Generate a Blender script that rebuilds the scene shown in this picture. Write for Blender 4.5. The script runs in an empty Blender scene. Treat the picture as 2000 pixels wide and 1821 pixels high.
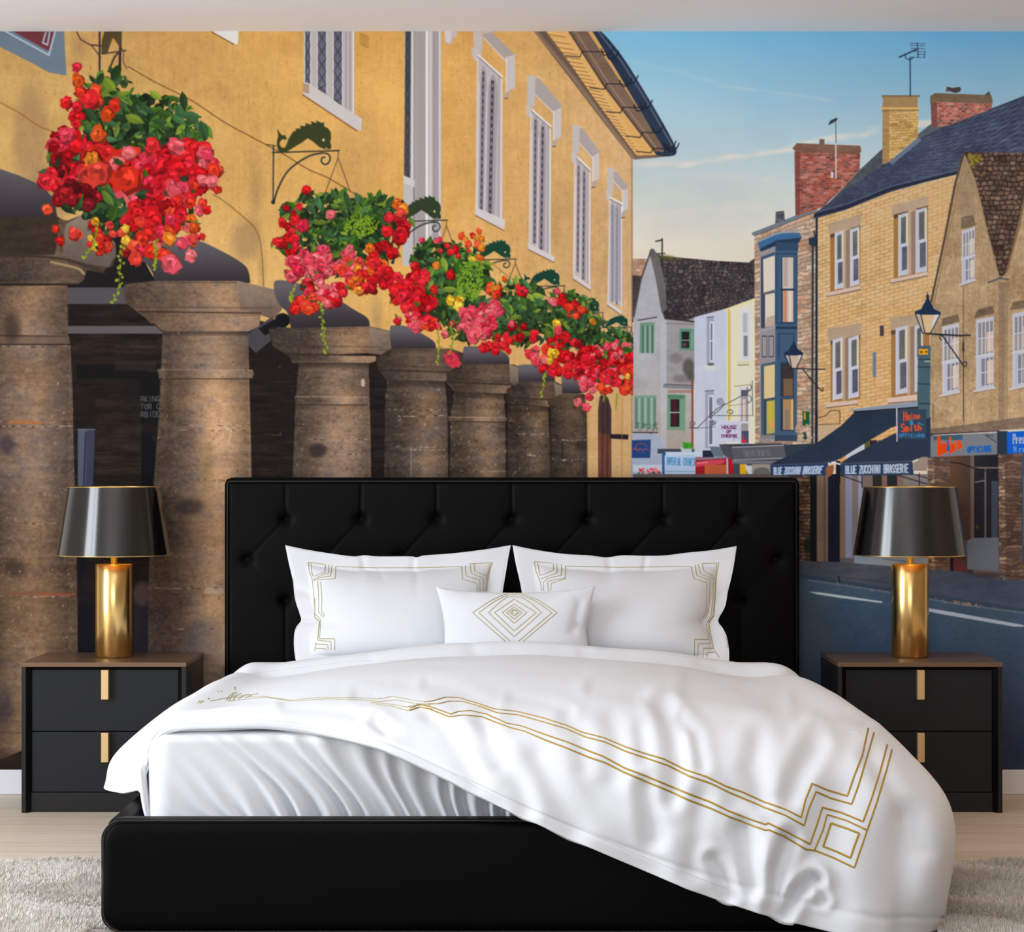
import bpy, bmesh, math, random
import numpy as np
from mathutils import Vector, Matrix
from mathutils.bvhtree import BVHTree

# ---------------------------------------------------------------- camera, light, exposure
sc = bpy.context.scene
C = sc.collection
F, CAMZ, CAMY = 4371.0, 1.10, -7.5                 # focal length in pixels of the 2000 px frame
cam_d = bpy.data.cameras.new('camera'); cam = bpy.data.objects.new('camera', cam_d); C.objects.link(cam)
cam.location = (0, CAMY, CAMZ); cam.rotation_euler = (math.pi/2, 0, 0)
cam_d.sensor_width = 36; cam_d.lens = F*36/2000; cam_d.clip_end = 60
sc.camera = cam
sc.view_settings.view_transform = 'Standard'; sc.view_settings.look = 'None'
sc.view_settings.exposure = 0.0; sc.view_settings.gamma = 1.0; sc.view_settings.use_curve_mapping = False
w = bpy.data.worlds.new('world'); sc.world = w; w.use_nodes = True
bgn = w.node_tree.nodes['Background']; bgn.inputs[0].default_value = (.72, .82, 1, 1); bgn.inputs[1].default_value = .6

def area_light(name, loc, rot, sx, sy, power, col, spread=180):
    d = bpy.data.lights.new(name, 'AREA'); d.shape = 'RECTANGLE'; d.size = sx; d.size_y = sy; d.energy = power; d.color = col; d.spread = math.radians(spread)
    o = bpy.data.objects.new(name, d); C.objects.link(o); o.location = loc; o.rotation_euler = rot; return o
# daylight through the big window in the left wall, a smaller one in the wall behind the camera
area_light('window_daylight', (-3.34, -2.9, 1.34), (0, -math.pi/2, 0), 2.3, 2.1, 124, (.89, .95, 1))
area_light('rear_window_daylight', (-0.6, -9.04, 1.5), (math.pi/2, 0, 0), 3.2, 1.7, 74, (.94, .96, 1))
# unseen lights added as fill: soft overhead one, warm one near the right wall
area_light('overhead_fill_light', (-.2, -3.6, 2.52), (0, 0, 0), 1.4, 1.4, 17, (.93, .97, 1))
area_light('warm_fill_light', (2.5, -1.7, 2.52), (0, 0, 0), .16, .16, 9, (1, .58, .28), 130)

def W(px, py, d):                                   # picture coordinates + distance -> world point
    return Vector(((px-1000)*d/F, CAMY+d, CAMZ-(py-910.5)*d/F))
def PX(p):
    d = p[1]-CAMY; return 1000+p[0]*F/d, 910.5-(p[2]-CAMZ)*F/d
# ---------------------------------------------------------------- helpers
def lin(c):
    c = np.asarray(c, float)/255.; return np.where(c <= .04045, c/12.92, ((c+.055)/1.055)**2.4)
def rgba(c): return tuple(float(v) for v in lin(c))+(1,)
def mat(name, col, rough=.5, metal=0., spec=.5, noise=None, bump=None, sheen=0., aniso=0., coat=0.):
    m = bpy.data.materials.new(name); m.use_nodes = True; nt = m.node_tree; b = nt.nodes['Principled BSDF']
    b.inputs['Base Color'].default_value = rgba(col); b.inputs['Roughness'].default_value = rough; b.inputs['Metallic'].default_value = metal
    b.inputs['Specular IOR Level'].default_value = spec; b.inputs['Sheen Weight'].default_value = sheen; b.inputs['Anisotropic'].default_value = aniso; b.inputs['Coat Weight'].default_value = coat; b.inputs['Coat Roughness'].default_value = .12
    tc = nt.nodes.new('ShaderNodeTexCoord')
    if noise:                                       # (scale vector, colour 2, amount)
        mp = nt.nodes.new('ShaderNodeMapping'); mp.inputs['Scale'].default_value = noise[0]; n = nt.nodes.new('ShaderNodeTexNoise'); n.inputs['Scale'].default_value = 1; n.inputs['Detail'].default_value = 6; n.inputs['Roughness'].default_value = .6
        r = nt.nodes.new('ShaderNodeValToRGB'); r.color_ramp.elements[0].position = .3; r.color_ramp.elements[1].position = .7
        r.color_ramp.elements[0].color = rgba(col); r.color_ramp.elements[1].color = rgba(noise[1])
        nt.links.new(tc.outputs['Object'], mp.inputs[0]); nt.links.new(mp.outputs[0], n.inputs[0]); nt.links.new(n.outputs[0], r.inputs[0]); nt.links.new(r.outputs[0], b.inputs['Base Color'])
    if bump:
        mp = nt.nodes.new('ShaderNodeMapping'); mp.inputs['Scale'].default_value = bump[0]; n = nt.nodes.new('ShaderNodeTexNoise'); n.inputs['Scale'].default_value = 1; n.inputs['Detail'].default_value = 3
        bp = nt.nodes.new('ShaderNodeBump'); bp.inputs['Strength'].default_value = bump[1]; bp.inputs['Distance'].default_value = bump[2]
        nt.links.new(tc.outputs['Object'], mp.inputs[0]); nt.links.new(mp.outputs[0], n.inputs[0]); nt.links.new(n.outputs[0], bp.inputs['Height']); nt.links.new(bp.outputs[0], b.inputs['Normal'])
    return m
def tag(o, label=None, cat=None, group=None, kind=None):
    if label: o['label'] = label
    if cat: o['category'] = cat
    if group: o['group'] = group
    if kind: o['kind'] = kind
    return o
def empty(name, loc=(0, 0, 0)):
    o = bpy.data.objects.new(name, None); o.location = loc; o.empty_display_size = .1; C.objects.link(o); return o
def mesh_obj(name, verts, faces, m, parent=None, smooth=True):
    me = bpy.data.meshes.new(name); me.from_pydata([tuple(v) for v in verts], [], faces); me.update()
    if smooth: me.polygons.foreach_set('use_smooth', [True]*len(me.polygons))
    me.materials.append(m); o = bpy.data.objects.new(name, me); C.objects.link(o)
    if parent:
        o.parent = parent; o.matrix_parent_inverse = Matrix.Translation(-world_loc(parent))
    return o
def world_loc(o):
    v = Vector(o.location)
    if o.parent: v = v+world_loc(o.parent)+o.matrix_parent_inverse.translation
    return v
def bm_obj(name, bm, m, parent=None, smooth=False):
    me = bpy.data.meshes.new(name); bm.normal_update(); bm.to_mesh(me); bm.free()
    if smooth: me.polygons.foreach_set('use_smooth', [True]*len(me.polygons))
    me.materials.append(m); o = bpy.data.objects.new(name, me); C.objects.link(o)
    if parent: o.parent = parent; o.matrix_parent_inverse = Matrix.Translation(-world_loc(parent))
    return o
def add_box(bm, x0, x1, y0, y1, z0, z1, bev=0., seg=2):
    g = bmesh.new(); bmesh.ops.create_cube(g, size=1)
    for v in g.verts: v.co = Vector(((x0+x1)/2+v.co.x*(x1-x0), (y0+y1)/2+v.co.y*(y1-y0), (z0+z1)/2+v.co.z*(z1-z0)))
    if bev > 0: bmesh.ops.bevel(g, geom=g.edges[:], offset=bev, segments=seg, profile=.5, affect='EDGES')
    me = bpy.data.meshes.new('tmp'); g.to_mesh(me); g.free(); bm.from_mesh(me); bpy.data.meshes.remove(me)
def box_obj(name, dims, m, parent=None, bev=0., seg=2, smooth=False):
    bm = bmesh.new(); add_box(bm, *dims, bev=bev, seg=seg); return bm_obj(name, bm, m, parent, smooth)
def lathe(name, prof, m, parent=None, n=72, cx=0, cy=0, closed=False):
    V = []; Fc = []
    for r, z in prof:
        for k in range(n): a = 2*math.pi*k/n; V.append((cx+r*math.cos(a), cy+r*math.sin(a), z))
    L = len(prof)
    for i in range(L if closed else L-1):
        for k in range(n): Fc.append((i*n+k, i*n+(k+1) % n, ((i+1) % L)*n+(k+1) % n, ((i+1) % L)*n+k))
    return mesh_obj(name, V, Fc, m, parent)
def tube(pts, r, n=6, V=None, Fc=None, flat=1., nrm=None):
    V = [] if V is None else V; Fc = [] if Fc is None else Fc
    P = [Vector(p) for p in pts]; b0 = len(V)
    if len(P) < 2: return V, Fc
    for i, p in enumerate(P):
        t = (P[min(i+1, len(P)-1)]-P[max(i-1, 0)]); t = t.normalized() if t.length > 1e-9 else Vector((1, 0, 0))
        up = Vector(nrm[i]) if nrm else Vector((0, 0, 1))
        s = t.cross(up); s = s.normalized() if s.length > 1e-6 else Vector((1, 0, 0)); u = s.cross(t).normalized()
        for k in range(n): a = 2*math.pi*k/n; V.append(p+s*(r*math.cos(a))+u*(r*flat*math.sin(a)))
    for i in range(len(P)-1):
        for k in range(n): Fc.append((b0+i*n+k, b0+(i+1)*n+k, b0+(i+1)*n+(k+1) % n, b0+i*n+(k+1) % n))
    Fc.append(tuple(b0+k for k in range(n))); Fc.append(tuple(b0+(len(P)-1)*n+n-1-k for k in range(n)))
    return V, Fc
def crom(P, t):                                    # Catmull-Rom through rows of an array, t in 0..len-1
    n = len(P); i = np.clip(np.floor(t).astype(int), 0, n-2); f = (t-i)[(...,)+(None,)*(P.ndim-1)]
    def g(k):
        a = np.clip(k, 0, n-1); o = P[a].copy(); lo = k < 0; hi = k > n-1
        if lo.any(): o[lo] = 2*P[0]-P[1]
        if hi.any(): o[hi] = 2*P[-1]-P[-2]
        return o
    a, b, c, d = g(i-1), g(i), g(i+1), g(i+2)
    return .5*(2*b+(c-a)*f+(2*a-5*b+4*c-d)*f*f+(3*b-a-3*c+d)*f**3)
def polydist(X, Y, pts):
    D = np.full(X.shape, 1e9); 
    for (x0, y0), (x1, y1) in zip(pts[:-1], pts[1:]):
        dx, dy = x1-x0, y1-y0; t = np.clip(((X-x0)*dx+(Y-y0)*dy)/(dx*dx+dy*dy+1e-9), 0, 1)
        D = np.minimum(D, np.hypot(X-x0-t*dx, Y-y0-t*dy))
    return D
def grid_faces(nu, nv): return [(j*nu+i, j*nu+i+1, (j+1)*nu+i+1, (j+1)*nu+i) for j in range(nv-1) for i in range(nu-1)]
def bvh_of(o):
    me = o.data; return BVHTree.FromPolygons([v.co+world_loc(o)-(o.matrix_world.translation*0) for v in me.vertices], [tuple(p.vertices) for p in me.polygons])
def stitch(name, polylines, tree, m, parent, r=.0016, lift=.0006, step=3., label=None):
    """embroidery: lay each drawn line on the cloth surface and sweep a thread along it"""
    V, Fc = [], []; cam_p = Vector((0, CAMY, CAMZ))
    for pl in polylines:
        rr = r; 
        if isinstance(pl, tuple): pl, rr = pl
        pts = []; nr = []
        def flush():
            if len(pts) > 1: tube(list(pts), rr, 6, V, Fc, .55, list(nr))
            pts.clear(); nr.clear()
        for (x0, y0), (x1, y1) in zip(pl[:-1], pl[1:]):
            n = max(1, int(math.hypot(x1-x0, y1-y0)/step))
            for k in range(n+(1 if (x1, y1) == tuple(pl[-1]) else 0)):
                t = k/n; d = W(x0+(x1-x0)*t, y0+(y1-y0)*t, 1.)-cam_p; h = tree.ray_cast(cam_p, d.normalized())
                if h[0] is None: flush(); continue
                nn = h[1] if h[1].dot(d) < 0 else -h[1]; p = h[0]+nn*lift
                if pts and (p-pts[-1]).length > .05: flush()
                pts.append(p); nr.append(nn)
        flush()
    if not V: return None
    o = mesh_obj(name, V, Fc, m, parent)
    if label: o['label'] = label
    return o
def FALLOFF_GAIN(t, v): return 1.04*(1/(1.33-.74*t))/(.80+.05*t+(.15-.08*t)*np.clip(v/.4,0,1))*(1+np.array((0,.06,.12),np.float32)*t)  # inverse of the room's light falloff, multiplied into the mural colours
# ---------------------------------------------------------------- the room
WALLW = (226, 222, 216)
m_wall = mat('wall_paint', WALLW, .85, spec=.2, bump=((40, 40, 40), .05, .002))
m_taupe = mat('taupe_wall_paint', (150, 138, 124), .85, spec=.2)
m_ceil = mat('ceiling_paint', (252, 252, 255), .9, spec=.1)
m_trim = mat('white_trim', (232, 232, 238), .45)
m_floor = mat('oak_floor', (206, 184, 154), .42, spec=.35)
nt = m_floor.node_tree; b = nt.nodes['Principled BSDF']
tc = nt.nodes.new('ShaderNodeTexCoord'); mp = nt.nodes.new('ShaderNodeMapping'); mp.inputs['Scale'].default_value = (1.3, 60, 1)
n1 = nt.nodes.new('ShaderNodeTexNoise'); n1.inputs['Scale'].default_value = 1.6; n1.inputs['Detail'].default_value = 8; n1.inputs['Roughness'].default_value = .65
bk = nt.nodes.new('ShaderNodeTexBrick'); bk.inputs['Scale'].default_value = 1; bk.inputs['Brick Width'].default_value = 1.9; bk.inputs['Row Height'].default_value = .16; bk.inputs['Mortar Size'].default_value = .0012
bk.inputs['Color1'].default_value = rgba((232, 220, 204)); bk.inputs['Color2'].default_value = rgba((223, 209, 191)); bk.inputs['Mortar'].default_value = rgba((150, 126, 98)); bk.offset = .37
rp = nt.nodes.new('ShaderNodeValToRGB'); rp.color_ramp.elements[0].position = .32; rp.color_ramp.elements[0].color = (.66, .58, .5, 1); rp.color_ramp.elements[1].position = .62; rp.color_ramp.elements[1].color = (1, 1, 1, 1)
mx = nt.nodes.new('ShaderNodeMix'); mx.data_type = 'RGBA'; mx.blend_type = 'MULTIPLY'; mx.inputs[0].default_value = .75
nt.links.new(tc.outputs['Object'], mp.inputs[0]); nt.links.new(mp.outputs[0], n1.inputs[0]); nt.links.new(n1.outputs[0], rp.inputs[0]); nt.links.new(tc.outputs['Object'], bk.inputs[0])
nt.links.new(bk.outputs[0], mx.inputs[6]); nt.links.new(rp.outputs[0], mx.inputs[7]); nt.links.new(mx.outputs[2], b.inputs['Base Color'])
RX, RF, RH = 3.2, -9.0, 2.556
def structure(o): o['kind'] = 'structure'; return o
structure(box_obj('floor', (-RX-.1, RX+.1, RF-.1, .1, -.1, 0), m_floor))
structure(box_obj('ceiling', (-RX-.1, RX+.1, RF-.1, .1, RH-.0, RH+.1), m_ceil))
structure(box_obj('wall_back', (-RX-.1, RX+.1, 0, .1, 0, RH), m_wall))
structure(box_obj('wall_right', (RX, RX+.1, RF, 0, 0, RH), m_taupe))
bm = bmesh.new(); wy0, wy1, wz0, wz1 = -4.0, -1.8, .15, 2.5
add_box(bm, -RX-.1, -RX, RF, wy0, 0, RH); add_box(bm, -RX-.1, -RX, wy1, 0, 0, RH); add_box(bm, -RX-.1, -RX, wy0, wy1, 0, wz0); add_box(bm, -RX-.1, -RX, wy0, wy1, wz1, RH)
structure(bm_obj('wall_left', bm, m_wall))
bm = bmesh.new(); add_box(bm, -RX-.1, -2.3, RF-.1, RF, 0, RH); add_box(bm, 1.1, RX+.1, RF-.1, RF, 0, RH); add_box(bm, -2.3, 1.1, RF-.1, RF, 0, .6); add_box(bm, -2.3, 1.1, RF-.1, RF, 2.4, RH)
structure(bm_obj('wall_front', bm, m_taupe))
bm = bmesh.new()
for y in (wy0, (wy0+wy1)/2-.03, wy1-.06): add_box(bm, -RX-.08, -RX-.02, y, y+.06, wz0, wz1)
for z in (wz0, wz1-.06): add_box(bm, -RX-.08, -RX-.02, wy0, wy1, z, z+.06)
structure(bm_obj('window_1', bm, m_trim))
bm = bmesh.new()
for x in (-2.3, -.63, 1.04): add_box(bm, x, x+.06, RF-.08, RF-.02, .6, 2.4)
for z in (.6, 2.34): add_box(bm, -2.3, 1.1, RF-.08, RF-.02, z, z+.06)
structure(bm_obj('window_2', bm, m_trim))
structure(box_obj('baseboard_back', (-RX, RX, -.014, 0, 0, .083), m_trim, bev=.003))
structure(box_obj('baseboard_left', (-RX, -RX+.014, RF, -.014, 0, .083), m_trim, bev=.003))
structure(box_obj('baseboard_right', (RX-.014, RX, RF, -.014, 0, .083), m_trim, bev=.003))
# ---------------------------------------------------------------- mural print
# The wall mural is one flat printed sheet.  Its artwork is drawn here with plain
# numpy brushes and stored as ink colours, gained against the room's light falloff, on the sheet's own mesh.
MX0, MX1, MY0, MY1 = -40, 2040, 62, 1503          # extent of the sheet in picture units
PS = 1.0                                           # brush pixels per picture unit
CW, CH = int((MX1-MX0)*PS), int((MY1-MY0)*PS)
rng = np.random.RandomState(11)
CAN = np.zeros((CH, CW, 3), np.float32)
PID = np.zeros((CH, CW), np.int16)
PNAMES = ['printed_sky']                           # id -> part name
PPAR = [None]
PLAB = [None]
GX, GY = np.meshgrid(MX0+(np.arange(CW)+.5)/PS, MY0+(np.arange(CH)+.5)/PS)
GX = GX.astype(np.float32); GY = GY.astype(np.float32)
CUR = [0]
def part_id(name, parent=None, label=None):
    PNAMES.append(name); PPAR.append(parent); PLAB.append(label)
    CUR[0] = len(PNAMES)-1
    return CUR[0]
def vnoise(w, h, cx, cy, seed):
    r = np.random.RandomState(seed)
    gw, gh = int(w/cx)+3, int(h/cy)+3
    g = r.rand(gh, gw).astype(np.float32)
    x = np.arange(w)/cx; y = np.arange(h)/cy
    xi = x.astype(int); yi = y.astype(int)
    fx = (x-xi).astype(np.float32); fy = (y-yi).astype(np.float32)
    fx = fx*fx*(3-2*fx); fy = fy*fy*(3-2*fy)
    a = g[yi][:, xi]; b = g[yi][:, xi+1]; c = g[yi+1][:, xi]; d = g[yi+1][:, xi+1]
    return (a*(1-fx)+b*fx)*(1-fy)[:, None]+(c*(1-fx)+d*fx)*fy[:, None]
def fbm(cx, cy, seed, octs=4, gain=.55):
    o = 0; a = 1; t = 0
    for k in range(octs):
        o = o+a*vnoise(CW, CH, max(cx/2**k, 1.01), max(cy/2**k, 1.01), seed+k); t += a; a *= gain
    return o/t-.5
N_BIG = fbm(160, 120, 1); N_MED = fbm(36, 30, 2, 5, .7); N_FINE = fbm(7, 5, 3, 3, .8)
N_STREAK = fbm(60, 7, 4, 4, .7); N_VERT = fbm(5, 34, 5, 3, .7); N_SPECK = fbm(2.6, 2.6, 6, 2, .9)
def _box(x0, y0, x1, y1):
    a = max(int((x0-MX0)*PS)-1, 0); b = min(int((x1-MX0)*PS)+2, CW)
    c = max(int((y0-MY0)*PS)-1, 0); d = min(int((y1-MY0)*PS)+2, CH)
    return a, b, c, d
def _blend(a, b, c, d, m, col, alpha=1., setid=True):
    if callable(col): C_ = col(GX[c:d, a:b], GY[c:d, a:b], (slice(c, d), slice(a, b)))
    else: C_ = np.array(col, np.float32)
    m = m*alpha
    CAN[c:d, a:b] += (C_-CAN[c:d, a:b])*m[..., None]
    if setid: PID[c:d, a:b][m > .5] = CUR[0]
def pmask(pts, a, b, c, d, SS=3):
    w, h = b-a, d-c
    P = [((x-MX0)*PS-a, (y-MY0)*PS-c) for x, y in pts]
    out = np.zeros((h, w), np.float32); ar = np.arange(w, dtype=np.float32)
    E = []
    for i in range(len(P)):
        x0, y0 = P[i]; x1, y1 = P[(i+1) % len(P)]
        if y0 == y1: continue
        if y0 > y1: x0, y0, x1, y1 = x1, y1, x0, y0
        E.append((y0, y1, x0, (x1-x0)/(y1-y0)))
    E = np.array(E)
    if len(E) == 0: return out
    for j in range(h):
        for s in range(SS):
            y = j+(s+.5)/SS
            k = (E[:, 0] <= y) & (E[:, 1] > y)
            if not k.any(): continue
            xs = np.sort(E[k, 2]+(y-E[k, 0])*E[k, 3])
            for q in range(0, len(xs)-1, 2):
                out[j] += np.clip(xs[q+1]-ar, 0, 1)-np.clip(xs[q]-ar, 0, 1)
    return out/SS
def poly(pts, col, alpha=1., setid=True):
    xs = [p[0] for p in pts]; ys = [p[1] for p in pts]
    a, b, c, d = _box(min(xs), min(ys), max(xs), max(ys))
    if a >= b or c >= d: return
    _blend(a, b, c, d, pmask(pts, a, b, c, d), col, alpha, setid)
def rect(x0, y0, x1, y1, col, alpha=1., setid=True): poly([(x0, y0), (x1, y0), (x1, y1), (x0, y1)], col, alpha, setid)
def line(pts, w, col, alpha=1., setid=False):
    for (x0, y0), (x1, y1) in zip(pts[:-1], pts[1:]):
        a, b, c, d = _box(min(x0, x1)-w, min(y0, y1)-w, max(x0, x1)+w, max(y0, y1)+w)
        if a >= b or c >= d: continue
        X, Y = GX[c:d, a:b], GY[c:d, a:b]
        dx, dy = x1-x0, y1-y0; L = dx*dx+dy*dy+1e-9
        t = np.clip(((X-x0)*dx+(Y-y0)*dy)/L, 0, 1)
        D = np.sqrt((X-x0-t*dx)**2+(Y-y0-t*dy)**2)
        _blend(a, b, c, d, np.clip((w/2-D)*PS+.5, 0, 1), col, alpha, setid)
def blob(cx, cy, rx, ry, rot, col, alpha=1., soft=None, setid=False):
    r = max(rx, ry)+(soft or 0)
    a, b, c, d = _box(cx-r, cy-r, cx+r, cy+r)
    if a >= b or c >= d: return
    X, Y = GX[c:d, a:b]-cx, GY[c:d, a:b]-cy
    cs, sn = math.cos(rot), math.sin(rot)
    q = np.sqrt(((X*cs+Y*sn)/rx)**2+((-X*sn+Y*cs)/ry)**2)
    if soft: m = np.clip((1-q)*min(rx, ry)/soft, 0, 1); m = m*m*(3-2*m)
    else: m = np.clip((1-q)*min(rx, ry)*PS+.5, 0, 1)
    _blend(a, b, c, d, m, col, alpha, setid)
def curve(pts, n=8):
    P = [np.array(p, float) for p in pts]; P = [2*P[0]-P[1]]+P+[2*P[-1]-P[-2]]
    o = []
    for i in range(1, len(P)-2):
        for k in range(n):
            t = k/n
            o.append(tuple(.5*((2*P[i])+(-P[i-1]+P[i+1])*t+(2*P[i-1]-5*P[i]+4*P[i+1]-P[i+2])*t*t+(-P[i-1]+3*P[i]-3*P[i+1]+P[i+2])*t**3)))
    o.append(tuple(P[-2])); return o
def tex(c0, amp=(18, 0, 0, 0, 0, 0), c1=None, ax='y', r=(0, 1), tint=(1, .95, .85)):
    """ink: base colour (or a blend c0..c1 along an axis) + mottling"""
    c0 = np.array(c0, np.float32); tint = np.array(tint, np.float32)
    def f(X, Y, s):
        if c1 is not None:
            t = np.clip(((Y if ax == 'y' else X)-r[0])/(r[1]-r[0]), 0, 1)[..., None]
            o = c0*(1-t)+np.array(c1, np.float32)*t
        else: o = np.broadcast_to(c0, X.shape+(3,))
        n = amp[0]*N_BIG[s]+amp[1]*N_MED[s]+amp[2]*N_FINE[s]+amp[3]*N_STREAK[s]+amp[4]*N_VERT[s]+amp[5]*N_SPECK[s]
        return np.clip(o+2*n[..., None]*tint, 0, 255)
    return f
def homo(q):
    """inverse of the square->quad map; q = corners at (0,0),(1,0),(1,1),(0,1)"""
    A = []; B = []
    for (u, v), (x, y) in zip([(0, 0), (1, 0), (1, 1), (0, 1)], q):
        A.append([u, v, 1, 0, 0, 0, -u*x, -v*x]); B.append(x)
        A.append([0, 0, 0, u, v, 1, -u*y, -v*y]); B.append(y)
    h = np.linalg.solve(np.array(A, float), np.array(B, float))
    return np.linalg.inv(np.array([[h[0], h[1], h[2]], [h[3], h[4], h[5]], [h[6], h[7], 1]]))
def bricks(q, nu, nv, cols, mortar, mw=.14, var=22, stagger=.5, seed=5, wob=0.):
    H = homo(q); r = np.random.RandomState(seed); T = r.rand(97, 89); K = r.randint(0, len(cols), (97, 89))
    cols = np.array(cols, np.float32)
    def f(X, Y, s):
        w = H[2, 0]*X+H[2, 1]*Y+H[2, 2]
        u = (H[0, 0]*X+H[0, 1]*Y+H[0, 2])/w*nu; v = (H[1, 0]*X+H[1, 1]*Y+H[1, 2])/w*nv
        v = v+wob*N_MED[s]*4; u = u+wob*N_MED[s][:, ::-1]*6
        j = np.floor(v).astype(int); u = u+(j % 2)*stagger+T[j % 97, 3]*wob*4
        i = np.floor(u).astype(int)
        fu, fv = u-i, v-j
        e = np.minimum(np.minimum(fv, 1-fv)/mw, np.minimum(fu, 1-fu)/(mw*nu/nv*1.0+.04))
        e = np.clip(e, 0, 1)[..., None]
        c = cols[K[i % 97, j % 89]]+(T[i % 97, j % 89]-.5)[..., None]*2*var
        o = np.array(mortar, np.float32)*(1-e)+c*e
        return np.clip(o+(N_FINE[s]*26+N_MED[s]*26)[..., None], 0, 255)
    return f
# ------- a small stroke alphabet (0..1 box, y down)
GL = {'A': [[(0, 1), (.5, 0), (1, 1)], [(.2, .62), (.8, .62)]], 'B': [[(0, 0), (0, 1), (.7, 1), (1, .78), (.7, .5), (0, .5)], [(0, 0), (.65, 0), (.9, .25), (.7, .5)]],
 'C': [[(1, .15), (.6, 0), (.2, .12), (0, .5), (.2, .88), (.6, 1), (1, .85)]], 'D': [[(0, 0), (0, 1), (.6, 1), (1, .7), (1, .3), (.6, 0), (0, 0)]],
 'E': [[(1, 0), (0, 0), (0, 1), (1, 1)], [(0, .5), (.8, .5)]], 'F': [[(1, 0), (0, 0), (0, 1)], [(0, .5), (.8, .5)]],
 'G': [[(1, .15), (.6, 0), (.15, .15), (0, .5), (.15, .88), (.6, 1), (1, .9), (1, .55), (.6, .55)]], 'H': [[(0, 0), (0, 1)], [(1, 0), (1, 1)], [(0, .5), (1, .5)]],
 'I': [[(.5, 0), (.5, 1)]], 'K': [[(0, 0), (0, 1)], [(1, 0), (0, .55), (1, 1)]], 'L': [[(0, 0), (0, 1), (1, 1)]], 'M': [[(0, 1), (0, 0), (.5, .6), (1, 0), (1, 1)]],
 'N': [[(0, 1), (0, 0), (1, 1), (1, 0)]], 'O': [[(.5, 0), (.1, .2), (0, .5), (.1, .8), (.5, 1), (.9, .8), (1, .5), (.9, .2), (.5, 0)]],
 'P': [[(0, 1), (0, 0), (.7, 0), (1, .25), (.7, .52), (0, .52)]], 'R': [[(0, 1), (0, 0), (.7, 0), (1, .25), (.7, .5), (0, .5)], [(.5, .5), (1, 1)]],
 'S': [[(.95, .12), (.5, 0), (.1, .15), (.1, .38), (.9, .62), (.9, .86), (.5, 1), (.05, .88)]], 'T': [[(0, 0), (1, 0)], [(.5, 0), (.5, 1)]],
 'U': [[(0, 0), (0, .75), (.3, 1), (.7, 1), (1, .75), (1, 0)]], 'Z': [[(0, 0), (1, 0), (0, 1), (1, 1)]], 'W': [[(0, 0), (.25, 1), (.5, .3), (.75, 1), (1, 0)]],
 'Y': [[(0, 0), (.5, .5), (1, 0)], [(.5, .5), (.5, 1)]], 'V': [[(0, 0), (.5, 1), (1, 0)]], 'X': [[(0, 0), (1, 1)], [(1, 0), (0, 1)]],
 '&': [[(1, 1), (.2, .3), (.25, .05), (.6, .05), (.6, .3), (0, .7), (.2, 1), (.6, 1), (1, .6)]],
 'a': [[(.9, .45), (.4, .4), (.1, .7), (.3, 1), (.7, .95), (.9, .5), (.95, 1)]], 'i': [[(.5, .42), (.5, 1)], [(.5, .2), (.5, .26)]],
 'n': [[(.1, 1), (.1, .42), (.2, .5), (.6, .4), (.9, .6), (.9, 1)]], 'e': [[(.05, .7), (.9, .68), (.7, .42), (.3, .42), (.05, .7), (.3, 1), (.9, .92)]],
 'm': [[(0, 1), (0, .42), (.25, .42), (.5, .6), (.5, 1), (.5, .6), (.7, .42), (1, .6), (1, 1)]], 't': [[(.4, .1), (.4, .9), (.7, 1), (.95, .9)], [(.1, .42), (.85, .42)]],
 'h': [[(.1, 0), (.1, 1), (.1, .6), (.5, .42), (.9, .6), (.9, 1)]], 'r': [[(.1, .42), (.1, 1), (.1, .6), (.5, .42), (.85, .46)]], 's': [[(.9, .48), (.4, .42), (.15, .55), (.85, .85), (.6, 1), (.1, .95)]]}
def text(s, q, w, col, adv=1.35, alpha=1.):
    """write s inside the quad q = (top left, top right, bottom right, bottom left)"""
    n = len(s); q = [np.array(p, float) for p in q]
    for k, ch in enumerate(s):
        for st in GL.get(ch, []):
            P = []
            for x, y in st:
                u = (k+.12+x*.74)/n; p = (q[0]*(1-u)+q[1]*u)*(1-y)+(q[3]*(1-u)+q[2]*u)*y
                P.append(tuple(p))
            line(P, w, col, alpha)
# ------- foliage and flowers
GREENS = [(40, 66, 22), (50, 80, 24), (30, 50, 22), (66, 94, 30), (40, 66, 38), (92, 108, 34), (22, 38, 18), (32, 54, 28), (50, 82, 50)]
REDS = {'red': [(222, 18, 26), (198, 8, 20), (236, 34, 40), (160, 4, 14), (226, 26, 44)], 'scarlet': [(235, 52, 30), (245, 78, 40), (214, 30, 22), (240, 66, 52)],
 'pink': [(236, 62, 84), (240, 84, 96), (222, 40, 66), (244, 108, 112)], 'orange': [(240, 110, 28), (250, 140, 40), (224, 80, 20)], 'yellow': [(240, 176, 40), (250, 196, 60), (222, 140, 24)], 'dark': [(120, 8, 18), (150, 12, 20), (96, 6, 14)]}
def jit(c, a=14): return tuple(np.clip(np.array(c)+rng.uniform(-a, a), 0, 255))
def leaf(x, y, s, ang, col):
    c, n = math.cos(ang), math.sin(ang); w = rng.uniform(.32, .5)
    P = [(-1, 0), (-.5, -w*.8), (.1, -w), (.5, -w*.7), (1.1, 0), (.4, w*.7), (0, w), (-.5, w*.8)]
    poly([(x+s*(a*c-b*n), y+s*(a*n+b*c)) for a, b in P], col)
    if s > 6:
        line([(x-s*c, y-s*n), (x+s*c*.9, y+s*n*.9)], .9, tuple(np.array(col)*.7), .7)
        poly([(x+s*(a*c-b*n), y+s*(a*n+b*c)) for a, b in [(-.9, 0), (-.3, -w*.7), (.3, -w*.75), (1, 0)]], tuple(np.clip(np.array(col)*1.25+6, 0, 255)), .5)
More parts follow.
